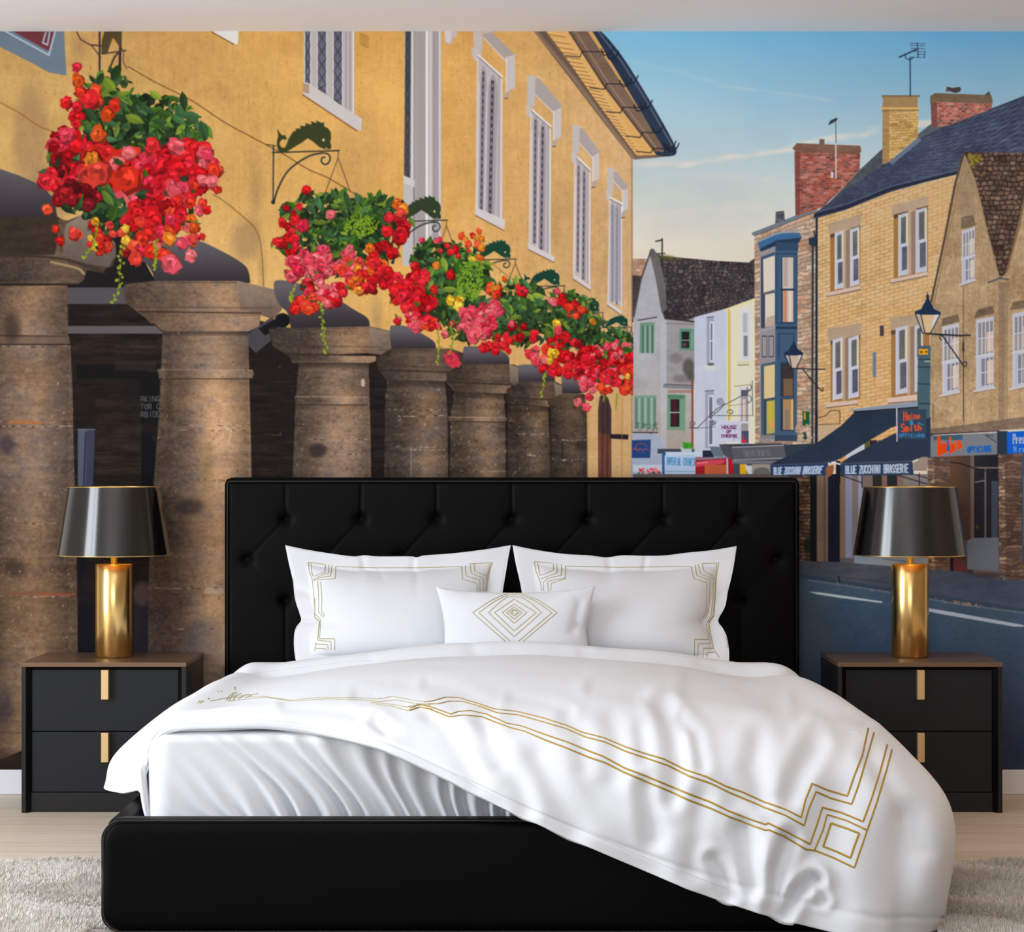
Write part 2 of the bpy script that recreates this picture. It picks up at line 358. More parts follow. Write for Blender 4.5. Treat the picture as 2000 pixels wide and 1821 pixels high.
def ruffle(x, y, rx, ry, rot, col, k=11, a=.24, alpha=1.):
    P = []; cs, sn = math.cos(rot), math.sin(rot)
    for q in range(k):
        t = q*6.283/k+rng.uniform(-.2, .2); r = 1+rng.uniform(-a, a); u, v = rx*r*math.cos(t), ry*r*math.sin(t); P.append((x+u*cs-v*sn, y+u*sn+v*cs))
    poly(P, col, alpha)
def flower(x, y, s, kind):
    pal = REDS[kind]; base = np.array(jit(pal[rng.randint(len(pal))], 10))
    if s < 5:
        ruffle(x, y, s, s*.8, rng.uniform(0, 3), tuple(base), 7); blob(x+rng.uniform(-.3, .3)*s, y-.2*s, s*.4, s*.3, 0, tuple(np.clip(base*1.15+14, 0, 255)), .7); return
    ruffle(x+1, y+2, s, s*.85, rng.uniform(0, 3), tuple(base*.55), 12)
    ruffle(x, y, s, s*.82, rng.uniform(0, 3), tuple(base*.9), 14)
    for k in range(rng.randint(7, 11)):
        a = rng.uniform(0, 6.28); r = s*rng.uniform(.15, .62)
        lit = 1.03-.2*(math.sin(a)) if rng.rand() < .7 else .68
        col = np.clip(base*lit*rng.uniform(.88, 1.1)+(14 if lit > 1.1 else 0)*np.array((1, .9, .9)), 0, 255)
        ruffle(x+r*math.cos(a), y+r*.8*math.sin(a), s*rng.uniform(.26, .46), s*rng.uniform(.14, .28), a+1.57+rng.uniform(-.5, .5), tuple(col), 8, .3)
def inblob(E):
    cx, cy, rx, ry = E[:4]
    while True:
        a, b = rng.uniform(-1, 1, 2)
        if a*a+b*b < 1: return cx+a*rx, cy+b*ry
def basket(leaves, flowers, trails, ls=1., special=()):
    for E in leaves:                       # deep shade inside the plant
        for k in range(int(E[2]*E[3]/(34*ls*ls))):
            x, y = inblob((E[0], E[1], E[2]*.86, E[3]*.86)); blob(x, y, 7*ls, 6*ls, rng.uniform(0, 3), jit((20, 36, 16), 8), .9, None, True)
    for E in leaves:
        for k in range(int(E[2]*E[3]/(30*ls*ls)*(E[4] if len(E) > 4 else 1))):
            x, y = inblob(E); t = (y-E[1])/E[3]
            c = np.array(GREENS[rng.randint(len(GREENS))])*(1.12-.3*t)
            leaf(x, y, (rng.uniform(5, 11) if rng.rand() < .6 else rng.uniform(11, 19))*ls, rng.uniform(-.4, 2.6), jit(c, 8))
    for (cx, cy, rx, ry, kind, n, s) in flowers:
        ks = kind.split('+')
        P = sorted([inblob((cx, cy, rx, ry)) for _ in range(n)], key=lambda p: p[1])
        for x, y in P:
            if rng.rand() < .22: leaf(x+rng.uniform(-s, s), y+rng.uniform(-s, s), s*.9, rng.uniform(0, 3), jit(GREENS[rng.randint(7)], 8))
            flower(x, y, s*rng.uniform(.7, 1.2), ks[rng.randint(len(ks))])
    for (x, y, s, kind) in special: flower(x, y, s, kind)
    for T in trails:
        pts = curve(T[0], 14)
        line(pts, 1.3, (96, 110, 34), 1, True)
        for (x, y) in pts[::2]:
            blob(x+rng.uniform(-T[1], T[1]), y+rng.uniform(-2, 2), rng.uniform(2, 4)*ls, rng.uniform(1.4, 2.6)*ls, rng.uniform(0, 3), jit((142, 158, 34), 18), 1, None, True)
# ---- sky
part_id('printed_sky')
def skyink(X, Y, s):
    t = np.clip((Y-62)/420, 0, 1)[..., None]; r = np.clip((X-1230)/770, 0, 1)[..., None]
    top = np.array((130, 190, 218))*(1-r)+np.array((104, 162, 196))*r
    mid = np.array((166, 189, 196)); low = np.array((216, 206, 188))
    o = np.where(t < .5, top*(1-t*2)+mid*t*2, mid*(2-t*2)+low*(t*2-1))
    return o+((N_BIG[s]*24))[..., None]*np.array((1, .8, .6))
rect(-60, 62, 2060, 1503, skyink)
for (x0, y0, x1, y1, w, a) in [(1235, 320, 1330, 318, 16, .4), (1330, 322, 1440, 306, 16, .6), (1430, 308, 1560, 292, 13, .8), (1550, 285, 1730, 252, 15, .85), (1780, 245, 1830, 236, 12, .7), (1410, 168, 1620, 196, 7, .35), (1240, 120, 1420, 165, 12, .14), (1240, 430, 1480, 400, 30, .35), (1330, 345, 1540, 350, 18, .2)]:
    for k in range(26):
        t = rng.rand(); blob(x0+(x1-x0)*t+rng.uniform(-14, 14), y0+(y1-y0)*t+rng.uniform(-w*.3, w*.3), rng.uniform(20, 46), w*rng.uniform(.3, .6), math.atan2(y1-y0, x1-x0), (228, 208, 192), a*.24, w*.5)
# ---- ochre market hall wall
part_id('printed_hall_facade')
HALL = part = CUR[0]
def wallink(X, Y, s):
    t = np.clip((X-200)/1034, 0, 1)[..., None]
    a = np.array((210, 166, 100)); b = np.array((222, 168, 90)); c = np.array((200, 160, 112))
    o = np.where(t < .6, a*(1-t/.6)+b*t/.6, b*(1-(t-.6)/.4)+c*(t-.6)/.4)
    low = np.clip((Y-(250+X*.25))/200, 0, 1)[..., None]*np.clip((900-X)/500, 0, 1)[..., None]
    o = o*(1-low*.6)+np.array((224, 184, 116))*low*.6
    n = N_BIG[s]*30+N_MED[s]*24+N_VERT[s]*16+N_FINE[s]*18
    return np.clip(o+n[..., None]*np.array((1, .95, .75)), 0, 255)
poly([(-60, 62), (1048, 62), (1100, 130), (1180, 238), (1236, 308), (1236, 1510), (-60, 1510)], wallink)
for k in range(900):                                 # little pits in the render
    x = rng.uniform(0, 1230); y = rng.uniform(62, 640); blob(x, y, rng.uniform(.6, 1.3), rng.uniform(1, 3.4), 0, (150, 104, 52), rng.uniform(.15, .5))
for (x, y, rx, ry, a) in [(60, 270, 46, 150, .35), (500, 380, 24, 140, .3), (480, 470, 40, 60, .4), (735, 620, 20, 70, .5), (512, 520, 16, 70, .55), (155, 90, 26, 40, .3), (700, 300, 60, 120, .12), (985, 690, 12, 50, .5), (100, 380, 60, 70, .3)]:
    blob(x, y, rx, ry, 0, (128, 100, 84), a, 26)
line(curve([(0, 200), (40, 222), (75, 246), (105, 260), (150, 300)]), 2.2, (150, 100, 50), .8)
line(curve([(250, 130), (302, 160), (375, 197), (440, 240), (520, 283), (560, 305), (600, 330), (645, 350), (710, 390)]), 1.8, (96, 62, 34), .9)
line(curve([(415, 380), (440, 395), (480, 428), (503, 455), (512, 500), (515, 560)]), 1.8, (120, 82, 46), .8)
line(curve([(930, 505), (960, 515), (1000, 545), (1040, 560), (1075, 585)]), 1.4, (110, 76, 44), .7)
# grey painted sign at the very left
part_id('printed_wall_sign')
poly([(-60, 62), (126, 62), (130, 148), (96, 142), (60, 122), (0, 92), (-60, 66)], tex((112, 128, 142), (6, 4, 0, 0, 0, 0)))
poly([(26, 62), (106, 62), (97, 101)], (116, 56, 62))
line([(12, 62), (96, 108), (108, 62)], 3.5, (176, 194, 214)); line([(90, 64), (84, 84), (93, 88), (98, 62)], 3, (176, 190, 206))
# ---- windows of the hall
LW = (196, 186, 184)
def hwin(pid_label=None): part_id('printed_window')
part_id('printed_window', HALL)
poly([(415, 62), (466, 62), (465, 87), (458, 87)], (226, 222, 216)); line([(414, 63), (457, 87)], 2, (116, 76, 40))
part_id('printed_window', HALL)
poly([(594, 62), (692, 62), (692, 232), (594, 165)], tex((186, 176, 174), (0, 4, 0, 0, 3, 0)))
for (x0, x1, yb) in [(596, 606, 162), (621, 637, 176), (652, 668, 202)]:
    poly([(x0, 62), (x1, 62), (x1, yb+8), (x0, yb)], tex((104, 104, 118), (0, 16, 10, 0, 0, 0)))
    w = x1-x0
    for k in range(8):
        y = 62+k*26
        if y > yb-8: break
        line([(x0, y), (x1, min(y+26, yb+6))], 1.3, (44, 44, 56)); line([(x1, y), (x0, min(y+26, yb))], 1.3, (44, 44, 56))
    line([(x0-1, 62), (x0-1, yb)], 1.4, (226, 222, 224)); line([(x1+1, 62), (x1+1, yb+6)], 1.2, (226, 222, 224))
for x in (676, 684): line([(x, 62), (x, 215)], 1.6, (150, 138, 138))
line([(690, 62), (690, 224)], 2, (236, 230, 228))
poly([(593, 160), (604, 163), (690, 222), (707, 232), (706, 256), (697, 254), (592, 185)], (204, 196, 192)); poly([(592, 162), (604, 166), (604, 184), (592, 180)], (176, 146, 120))
line([(592, 186), (697, 256)], 2.4, (130, 84, 40))
for k in range(6):
    for j in range(5): blob(704+k*3, 66+j*5+k*1.4, 1.2, 1.4, 0, (140, 96, 44), .9)
part_id('printed_window', HALL)
rect(790, 62, 862, 480, tex((176, 166, 164), (0, 0, 0, 0, 3, 0)))
poly([(792, 62), (803, 62), (801, 348), (789, 343)], tex((74, 76, 84), (0, 10, 10, 0, 0, 0)))
for k in range(12): y = 64+k*24; line([(792, y), (801, y+24)], 1, (40, 42, 50)); line([(801, y), (792, y+24)], 1, (40, 42, 50))
for (x, w, c) in [(805, 3, (222, 216, 214)), (810, 1.6, (140, 130, 130)), (834, 5, (232, 226, 222)), (841, 4, (206, 198, 196)), (848, 2, (140, 130, 130)), (853, 5, (160, 152, 152)), (859, 3, (214, 206, 204))]: line([(x, 60), (x, 480)], w, c)
rect(813, 62, 831, 480, (162, 150, 148), .8)
poly([(788, 343), (810, 352), (810, 367), (788, 359)], (206, 198, 194)); poly([(788, 360), (808, 367), (808, 520), (786, 520)], (190, 184, 182)); line([(808, 366), (808, 520)], 1.4, (110, 104, 106))
def tallwin(L, R, tl, tr, bl, br, s1, s2, sill, hood, brk):
    part_id('printed_window', HALL)
    poly([(L, tl), (R, tr), (R, br), (L-3, bl)], tex((188, 176, 176), (0, 3, 0, 0, 3, 0)))
    w = R-L
    line([(L+1, tl), (L-2, bl)], 1.6, (224, 216, 214)); line([(R-1, tr), (R-2, br)], 2, (226, 218, 216)); line([(R-w*.14, tr), (R-w*.16, br)], 1.4, (150, 138, 140))
    line([(L, tl), (R, tr)], 3.2, (228, 222, 216)); line([(L, tl+4), (R, tr+4)], 1.4, (120, 104, 96))
    for (xt, yt, xb, yb, ww) in (s1, s2):
        poly(curve([(xt-ww*1.5, yt+26), (xt-ww, yt), (xt, yt-14), (xt+ww*1.3, yt), (xt+ww*1.7, yt+30)], 5)+[(xb+ww*1.5, yb+4), (xb-ww*1.3, yb)], (156, 144, 146), .8)
        line([(xt, yt), (xb, yb)], ww, (70, 66, 74)); n = int((yb-yt)/14)
        for k in range(n): t = (k+.5)/n; blob(xt+(xb-xt)*t, yt+(yb-yt)*t, ww*.3, 4, 0, (150, 148, 160), .8)
        line([(xt-ww*1.9, yt+20), (xb-ww*1.9, yb)], 1.3, (222, 214, 212))
    poly(sill, (208, 198, 196)); line([sill[-1], sill[-2]], 2, (126, 92, 60))
    h0, h1, h2, h3 = hood
    poly([(h0[0], h0[1]), (h0[0]+h0[2], h0[1]), (h0[0]+h0[2], h0[3]), (h0[0], h0[3])], (190, 180, 176))
    poly(h1, (168, 156, 152)); line([h1[0], h1[1]], 1.5, (210, 200, 196)); line([h1[-1], h1[-2]], 2.4, (206, 192, 184))
    poly(h2, (196, 186, 184)); line([h2[0], h2[-1]], 1.4, (228, 220, 216))
    x, y = h3; poly([(x, y), (x+8, y-3), (x+8, y+5), (x+3, y+12), (x-2, y+10)], (178, 160, 150)); line([(x-1, y+12), (x+5, y+11)], 2, (110, 76, 50))
    for p in brk: poly(p, (196, 184, 178))
tallwin(932, 981, 106, 150, 406, 428, (944, 142, 940, 408, 4), (962, 160, 957, 417, 6), [(928, 404), (986, 430), (985, 451), (928, 421)],
    [(925, 62, 17, 100), [(944, 64), (960, 62), (1006, 107), (1003, 113), (989, 120), (944, 74)], [(989, 112), (1006, 106), (1006, 172), (996, 176), (989, 182)], (987, 181)],
    [[(921, 92), (941, 103), (940, 110), (932, 106), (932, 121), (925, 118), (922, 104)]])
tallwin(1036, 1076, 212, 247, 476, 500, (1046, 236, 1044, 474, 3.4), (1060, 250, 1057, 486, 4.2), [(1031, 475), (1083, 502), (1082, 513), (1032, 488)],
    [(1030, 148, 15, 208), [(1046, 150), (1052, 152), (1097, 205), (1096, 212), (1083, 222), (1046, 186)], [(1081, 218), (1096, 210), (1096, 268), (1086, 274), (1081, 278)], (1080, 275)],
    [[(1027, 205), (1043, 212), (1037, 218), (1036, 230), (1029, 227), (1028, 212)]])
tallwin(1122, 1153, 302, 332, 534, 556, (1130, 326, 1128, 530, 2.6), (1141, 338, 1139, 545, 3), [(1119, 534), (1155, 560), (1153, 568), (1120, 546)],
    [(1118, 245, 13, 300), [(1132, 248), (1137, 250), (1171, 296), (1170, 302), (1158, 310), (1132, 280)], [(1158, 306), (1170, 298), (1170, 350), (1162, 354), (1158, 358)], (1157, 355)],
    [[(1115, 298), (1131, 306), (1124, 311), (1124, 320), (1117, 318)]])
tallwin(1190, 1215, 385, 398, 588, 600, (1196, 402, 1196, 588, 2), (1205, 408, 1204, 594, 2), [(1185, 587), (1214, 608), (1213, 616), (1186, 597)],
    [(1186, 328, 12, 375), [(1199, 334), (1204, 334), (1227, 366), (1226, 372), (1217, 376), (1199, 354)], [(1216, 372), (1227, 368), (1227, 408), (1219, 412), (1216, 414)], (1215, 414)],
    [[(1183, 372), (1198, 380), (1191, 385), (1190, 392), (1184, 389)]])
rect(1191, 402, 1213, 588, (150, 148, 158), .6)
part_id('printed_window', HALL)
poly([(868, 62), (893, 62), (893, 72), (884, 76), (883, 84), (876, 88), (870, 82)], (188, 178, 176)); poly([(868, 62), (882, 62), (880, 84), (870, 82)], (206, 196, 192))
# ---- eaves and gutter
part_id('printed_eaves')
poly([(1043, 62), (1158, 62), (1322, 290), (1318, 304), (1285, 308), (1240, 312), (1232, 308), (1176, 236)], tex((116, 92, 76), (8, 8, 6, 4, 0, 0)))
poly([(1067, 62), (1112, 62), (1178, 165), (1282, 303), (1242, 304), (1180, 222), (1110, 118)], (214, 164, 96))
for k in range(32):                                   # rows of timber brackets under the eaves
    t = (k/31)**.82; x = 1072+(1236-1072)*t; y = 64+(298-64)*t; w = 40*(1-t)+20*t
    line([(x, y), (x+w*.8, y+5), (x+w*.86, y-5*(1-t)-1)], 3.4*(1-t)+1.6*t, (232, 186, 118)); line([(x, y+4), (x+w*.8, y+8.5)], 1.4, (146, 98, 52))
line([(1112, 62), (1178, 165), (1284, 303)], 4, (84, 66, 60)); line([(1124, 62), (1192, 168), (1282, 290)], 2.5, (150, 124, 104)); line([(1046, 62), (1110, 140), (1236, 308)], 5, (136, 112, 94)); line([(1058, 62), (1120, 140), (1241, 304)], 2, (92, 72, 60))
poly([(1148, 62), (1158, 62), (1300, 282), (1294, 286)], (206, 158, 96)); 
part_id('printed_gutter')
poly(curve([(1157, 62), (1174, 62), (1215, 110), (1262, 185), (1300, 250), (1320, 290), (1318, 303), (1300, 306), (1284, 303), (1283, 296), (1296, 292), (1255, 225), (1205, 140)], 4), tex((40, 50, 70), (6, 6, 4, 0, 0, 0)))
line([(1168, 62), (1212, 118), (1258, 190), (1312, 284)], 3, (84, 96, 112)); 
for (x, y) in [(1186, 104), (1196, 112), (1222, 165), (1234, 160), (1250, 213), (1262, 208), (1284, 256), (1308, 288), (1314, 292)]:
    line(curve([(x-12, y-8), (x-6, y+4), (x+6, y), (x+12, y-12)], 4), 2.2, (26, 30, 40))
for (x0, y0, x1, y1) in [(1104, 109, 1183, 102), (1152, 172, 1224, 165), (1184, 218, 1256, 211), (1222, 266, 1288, 260), (1243, 296, 1298, 291)]:
    line([(x0, y0), (x0+28, y0+3), (x0+33, y1-1), (x1, y1)], 1.8, (30, 28, 32))
# ---- dark passage behind the columns
part_id('printed_passage')
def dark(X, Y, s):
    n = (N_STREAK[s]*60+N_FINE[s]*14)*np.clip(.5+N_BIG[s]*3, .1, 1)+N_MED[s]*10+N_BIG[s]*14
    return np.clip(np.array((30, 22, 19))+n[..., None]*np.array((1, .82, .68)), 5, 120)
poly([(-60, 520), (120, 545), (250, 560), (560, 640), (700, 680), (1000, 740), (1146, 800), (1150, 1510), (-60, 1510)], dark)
poly([(128, 430), (260, 470), (310, 560), (128, 565)], (26, 22, 24))
rect(132, 562, 262, 594, (84, 80, 84)); rect(132, 594, 330, 637, dark); rect(132, 637, 322, 652, (96, 90, 92)); poly([(480, 655), (530, 620), (560, 640), (500, 690), (470, 660)], (70, 66, 70))
rect(132, 662, 330, 690, tex((44, 34, 28), (0, 6, 10, 24, 0, 0)), .9)
rect(150, 712, 310, 740, (12, 10, 12), .85); rect(225, 705, 305, 724, (44, 38, 36), .7)
rect(187, 780, 276, 950, tex((38, 29, 22), (0, 8, 6, 28, 0, 0)), .8)
for k in range(60):
    x = rng.uniform(140, 600); y = rng.uniform(690, 930); line([(x, y), (x+rng.uniform(8, 44), y+rng.uniform(-2, 2))], rng.uniform(.8, 2), (76, 56, 42), rng.uniform(.2, .7))
for k in range(50):
    x = rng.uniform(490, 900); y = rng.uniform(670, 930); line([(x, y), (x+rng.uniform(6, 30), y+rng.uniform(-1, 2))], rng.uniform(.8, 2), (84, 66, 54), rng.uniform(.2, .6))
blob(552, 626, 15, 14, 0, (14, 12, 16), 1, None, True); poly([(505, 642), (540, 622), (548, 636), (518, 656)], (18, 16, 20))
poly([(152, 838), (186, 838), (182, 952), (179, 1300), (152, 1300)], (58, 62, 80)); poly([(153, 840), (170, 840), (168, 952), (164, 1290), (153, 1290)], (84, 90, 110)); line([(168, 846), (164, 952)], 3, (44, 40, 60)); rect(146, 950, 181, 1320, (16, 15, 28))
line([(153, 839), (186, 839)], 2, (110, 114, 130))
poly([(176, 1060), (300, 1060), (300, 1180), (150, 1180)], tex((34, 26, 24), (0, 10, 4, 16, 0, 0)), .7); poly([(262, 1150), (300, 1130), (300, 1300), (262, 1300)], (42, 40, 48), .9)
blob(278, 1160, 22, 30, 0, (92, 72, 64), .8, 10)
part_id('printed_notice_board')
poly([(272, 742), (290, 730), (312, 738), (312, 832), (276, 828)], (14, 13, 15))
text('RKING', [(275, 775), (313, 774), (313, 784), (275, 785)], 1.1, (120, 118, 120)); text('TOR C', [(274, 790), (313, 789), (313, 799), (274, 800)], 1.1, (120, 118, 120)); text('RBIDD', [(275, 805), (314, 804), (314, 814), (275, 815)], 1.1, (120, 118, 120))
rect(276, 845, 303, 1060, (10, 10, 18))
# ---- stone columns
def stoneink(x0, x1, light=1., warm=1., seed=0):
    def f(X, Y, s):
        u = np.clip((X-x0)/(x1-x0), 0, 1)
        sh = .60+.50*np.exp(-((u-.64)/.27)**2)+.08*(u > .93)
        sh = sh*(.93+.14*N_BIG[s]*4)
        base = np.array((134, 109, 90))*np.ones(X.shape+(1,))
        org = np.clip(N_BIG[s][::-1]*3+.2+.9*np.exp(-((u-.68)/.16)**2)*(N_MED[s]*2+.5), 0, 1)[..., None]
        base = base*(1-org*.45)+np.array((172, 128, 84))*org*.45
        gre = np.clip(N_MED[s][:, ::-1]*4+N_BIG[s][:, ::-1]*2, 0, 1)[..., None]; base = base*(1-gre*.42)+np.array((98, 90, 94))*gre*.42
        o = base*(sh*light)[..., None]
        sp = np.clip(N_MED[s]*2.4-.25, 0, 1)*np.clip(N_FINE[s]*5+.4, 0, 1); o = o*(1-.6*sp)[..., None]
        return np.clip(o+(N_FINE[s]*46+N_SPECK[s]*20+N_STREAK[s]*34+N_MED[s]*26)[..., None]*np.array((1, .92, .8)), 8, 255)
    return f
def joint(x0, x1, y, col=(196, 180, 160), dk=(52, 38, 30), a=.7):
    P = []
    for k in range(26):
        t = k/25; P.append((x0+(x1-x0)*t, y+3*math.sin(t*3.14)*.6+rng.uniform(-.9, .9)))
    for p, q in zip(P[:-1], P[1:]):
        if rng.rand() < .75: line([p, q], rng.uniform(1, 2.6), col if rng.rand() < .6 else dk, a*rng.uniform(.4, 1))
def archgrey(pts, yb):
    part_id('printed_arch_springer'); y0 = min(p[1] for p in pts)
    poly(pts, tex((98, 92, 96), (3, 4, 2, 0, 0, 0), (48, 42, 46), 'y', (y0+10, yb)))
# column nearest at the left edge
archgrey([(-60, 322), (0, 330), (40, 344), (84, 364), (108, 392), (112, 424), (100, 432), (-60, 432)], 432)
part_id('printed_column'); K = stoneink(-95, 152, 1.0)
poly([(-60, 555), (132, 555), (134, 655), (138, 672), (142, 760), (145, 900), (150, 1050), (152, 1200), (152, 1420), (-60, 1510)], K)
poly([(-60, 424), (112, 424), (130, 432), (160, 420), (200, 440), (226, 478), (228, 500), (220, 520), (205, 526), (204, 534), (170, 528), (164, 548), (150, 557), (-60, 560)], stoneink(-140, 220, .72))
poly([(-60, 424), (116, 424), (112, 470), (108, 498), (-60, 500)], tex((52, 40, 30), (0, 12, 6, 8, 0, 0)), .85)
poly([(122, 500), (128, 440), (162, 418), (196, 436), (226, 476), (227, 500), (212, 522), (170, 515)], tex((140, 122, 104), (8, 14, 6, 0, 0, 0), (96, 84, 78), 'y', (430, 525)))
line(curve([(-40, 500), (100, 503), (170, 520), (204, 532)]), 3.5, (60, 46, 36)); line(curve([(100, 512), (150, 524), (165, 535)]), 5, (170, 140, 100), .8); line([(-40, 556), (150, 556)], 4, (30, 22, 18), .8)
line([(-40, 655), (134, 658)], 3, (66, 52, 44)); rect(-60, 657, 136, 672, (112, 90, 78), .6); line([(-40, 673), (137, 673)], 2.4, (44, 34, 28)); joint(0, 138, 676, (176, 160, 150))
joint(0, 144, 824, (200, 130, 80)); line([(20, 824), (80, 826)], 7, (190, 112, 60), .7); joint(0, 145, 832)
joint(40, 115, 1022, (196, 170, 150)); line([(70, 1160), (145, 1162)], 6, (160, 84, 56), .7); line([(10, 1160), (60, 1160)], 6, (130, 74, 54), .6); joint(0, 150, 1164); joint(0, 100, 1430, (30, 24, 24))
blob(30, 1110, 36, 26, .2, (38, 30, 30), .55, 18); blob(8, 1380, 30, 60, 0, (44, 42, 60), .5, 26); blob(24, 640, 26, 46, 0, (40, 30, 26), .6, 20); blob(10, 1490, 60, 30, 0, (60, 40, 28), .6, 20); blob(15, 870, 22, 30, 0, (44, 36, 50), .5, 16)
for k in range(90): blob(rng.uniform(0, 146), rng.uniform(690, 1300), rng.uniform(.8, 2), rng.uniform(1, 4), rng.uniform(0, 1), (206, 176, 150), rng.uniform(.2, .6))
def column(cap, mould, shaft, ring, light, joints, seed, side=None):
    part_id('printed_column')
    xs = [p[0] for p in shaft]; x0, x1 = min(xs), max(xs)
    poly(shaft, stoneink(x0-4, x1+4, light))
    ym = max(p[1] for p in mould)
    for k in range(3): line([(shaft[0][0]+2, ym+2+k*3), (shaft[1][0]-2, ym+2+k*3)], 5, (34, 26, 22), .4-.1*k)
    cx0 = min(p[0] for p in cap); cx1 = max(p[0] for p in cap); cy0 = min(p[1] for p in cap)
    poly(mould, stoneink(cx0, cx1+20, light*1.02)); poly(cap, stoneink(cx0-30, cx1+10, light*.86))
    if side: poly(side, tex((146, 126, 108), (6, 16, 8, 0, 0, 0), (96, 80, 72), 'y', (side[0][1], ym)), .85)
    line([mould[0], mould[1]], 2.6, (44, 32, 26), .8); line([mould[-1], mould[-2]], 2.4, (40, 30, 24), .7)
    h = (cy0+ym)/2+2
    line([(cx0+8, h), (cx1-26, h+2)], 1.5, (66, 50, 40), .7); line([(cx0+4, cy0+3), (cx0+(cx1-cx0)*.7, cy0+3)], 1.4, (60, 48, 42), .7)
    if ring:
        (a, b, y, t) = ring
        poly([(a, y), (b-2, y+1), (b, y+t*.5), (b-3, y+t), (a+4, y+t)], stoneink(a, b, light*1.12)); line([(a+3, y+t+1), (b-4, y+t+1.5)], 2.2, (48, 36, 28), .8); line([(a+2, y), (b-3, y+1)], 1.3, (186, 158, 130), .7)
    for (a, b, y) in joints: joint(a, b, y)
    for k in range(int((x1-x0)*.6)): blob(rng.uniform(x0+6, x1-6), rng.uniform(ym, 1300 if x0 < 400 else 930), rng.uniform(.7, 1.6), rng.uniform(1, 4), rng.uniform(0, 1), (200, 172, 140) if rng.rand() < .5 else (48, 36, 30), rng.uniform(.15, .5))
archgrey(curve([(262, 508), (262, 480), (300, 466), (372, 466), (430, 489), (474, 515), (486, 532), (489, 553)], 5)+[(302, 553)]+curve([(302, 553), (298, 534), (284, 514), (262, 508)], 4), 553)
column([(243, 556), (300, 549), (466, 549), (537, 566), (556, 577), (557, 590), (550, 606), (534, 624), (510, 616), (296, 632), (272, 612), (248, 594), (240, 576)],
       [(272, 609), (510, 612), (507, 637), (488, 647), (317, 647), (300, 632)],
       [(318, 644), (485, 644), (487, 740), (490, 850), (492, 950), (496, 1400), (288, 1400), (290, 1200), (293, 1050), (300, 950), (308, 850), (314, 750)], (307, 496, 722, 17), 1.2,
       [(345, 489, 830), (350, 480, 840), (380, 495, 937), (290, 430, 1148), (330, 430, 1228)], 1, [(466, 550), (537, 566), (556, 578), (556, 592), (549, 605), (534, 622), (512, 614), (470, 606)])
line([(440, 834), (452, 842), (446, 870)], 3, (206, 186, 160), .8); blob(370, 990, 40, 22, 0, (46, 40, 44), .5, 14); blob(400, 1250, 50, 60, 0, (66, 66, 78), .4, 26); blob(330, 760, 14, 120, 0, (40, 30, 26), .35, 14); rect(400, 1150, 436, 1160, (210, 200, 186), .4)
blob(405, 910, 20, 70, 0, (150, 116, 50), .35, 18)
archgrey(curve([(537, 578), (535, 560), (540, 548), (575, 552), (640, 574), (690, 604), (718, 622), (723, 641)], 5)+[(568, 641)]+curve([(568, 641), (562, 612), (548, 598), (537, 578)], 4), 641)
column([(525, 643), (600, 640), (724, 638), (768, 648), (772, 664), (765, 684), (751, 695), (718, 690), (565, 696), (535, 678), (527, 660)],
       [(563, 692), (735, 695), (734, 706), (720, 710), (572, 710)],
       [(584, 708), (720, 708), (722, 790), (724, 850), (730, 1510), (540, 1510), (572, 930), (577, 790)], (575, 722, 775, 15), 1.06, [(600, 722, 858), (640, 724, 886)], 2,
       [(722, 640), (768, 649), (771, 664), (764, 682), (750, 693), (720, 688)])
blob(709, 748, 4, 8, 0, (214, 190, 160), .8); blob(620, 880, 24, 18, 0, (34, 28, 32), .7, 10)
archgrey(curve([(762, 660), (762, 640), (768, 636), (795, 638), (828, 654), (848, 668), (852, 681)], 4)+[(765, 681)], 681)
column([(738, 697), (765, 681), (880, 681), (905, 690), (914, 705), (908, 725), (890, 735), (740, 726), (735, 712)],
       [(738, 722), (885, 728), (880, 742), (868, 746), (756, 744)], [(757, 743), (869, 743), (874, 800), (880, 1510), (744, 1510), (752, 800)], None, .82, [(765, 870, 800), (765, 870, 812), (765, 872, 872), (800, 872, 878)], 3)
line([(803, 876), (803, 930)], 1.4, (180, 166, 150), .7)
archgrey(curve([(903, 712), (905, 682), (912, 677), (960, 678), (984, 688), (994, 699), (995, 712)], 4), 712)
column([(872, 728), (903, 711), (1004, 712), (1023, 721), (1020, 742), (1011, 756), (990, 750), (872, 748)],
       [(870, 746), (1000, 752), (996, 766), (983, 770), (890, 768)], [(888, 766), (983, 766), (987, 815), (994, 1510), (872, 1510), (880, 815)], (874, 991, 815, 8), .82, [(925, 970, 877), (900, 985, 920)], 4, [(995, 712), (1022, 722), (1019, 742), (1010, 754), (996, 748)])
archgrey(curve([(1013, 746), (1012, 720), (1016, 713), (1050, 714), (1075, 727), (1083, 736), (1084, 746)], 4), 746)
column([(990, 760), (1017, 746), (1083, 745), (1105, 755), (1105, 768), (1086, 782), (990, 780)],
       [(988, 776), (1086, 782), (1080, 792), (1068, 796), (994, 790)], [(992, 792), (1070, 794), (1074, 860), (1082, 1510), (990, 1510)], None, .72, [(1010, 1070, 847), (1030, 1075, 889)], 5, [(1082, 748), (1104, 757), (1104, 768), (1086, 780)])
archgrey(curve([(1096, 735), (1116, 735), (1132, 748), (1138, 768), (1098, 768)], 3), 768)
part_id('printed_stone_pier')
poly([(1068, 782), (1100, 768), (1142, 770), (1146, 806), (1150, 1510), (1078, 1510), (1076, 800)], stoneink(1040, 1160, .62)); joint(1078, 1146, 859); joint(1080, 1140, 897, (190, 180, 170)); line([(1098, 862), (1098, 896)], 2, (26, 20, 20), .8)
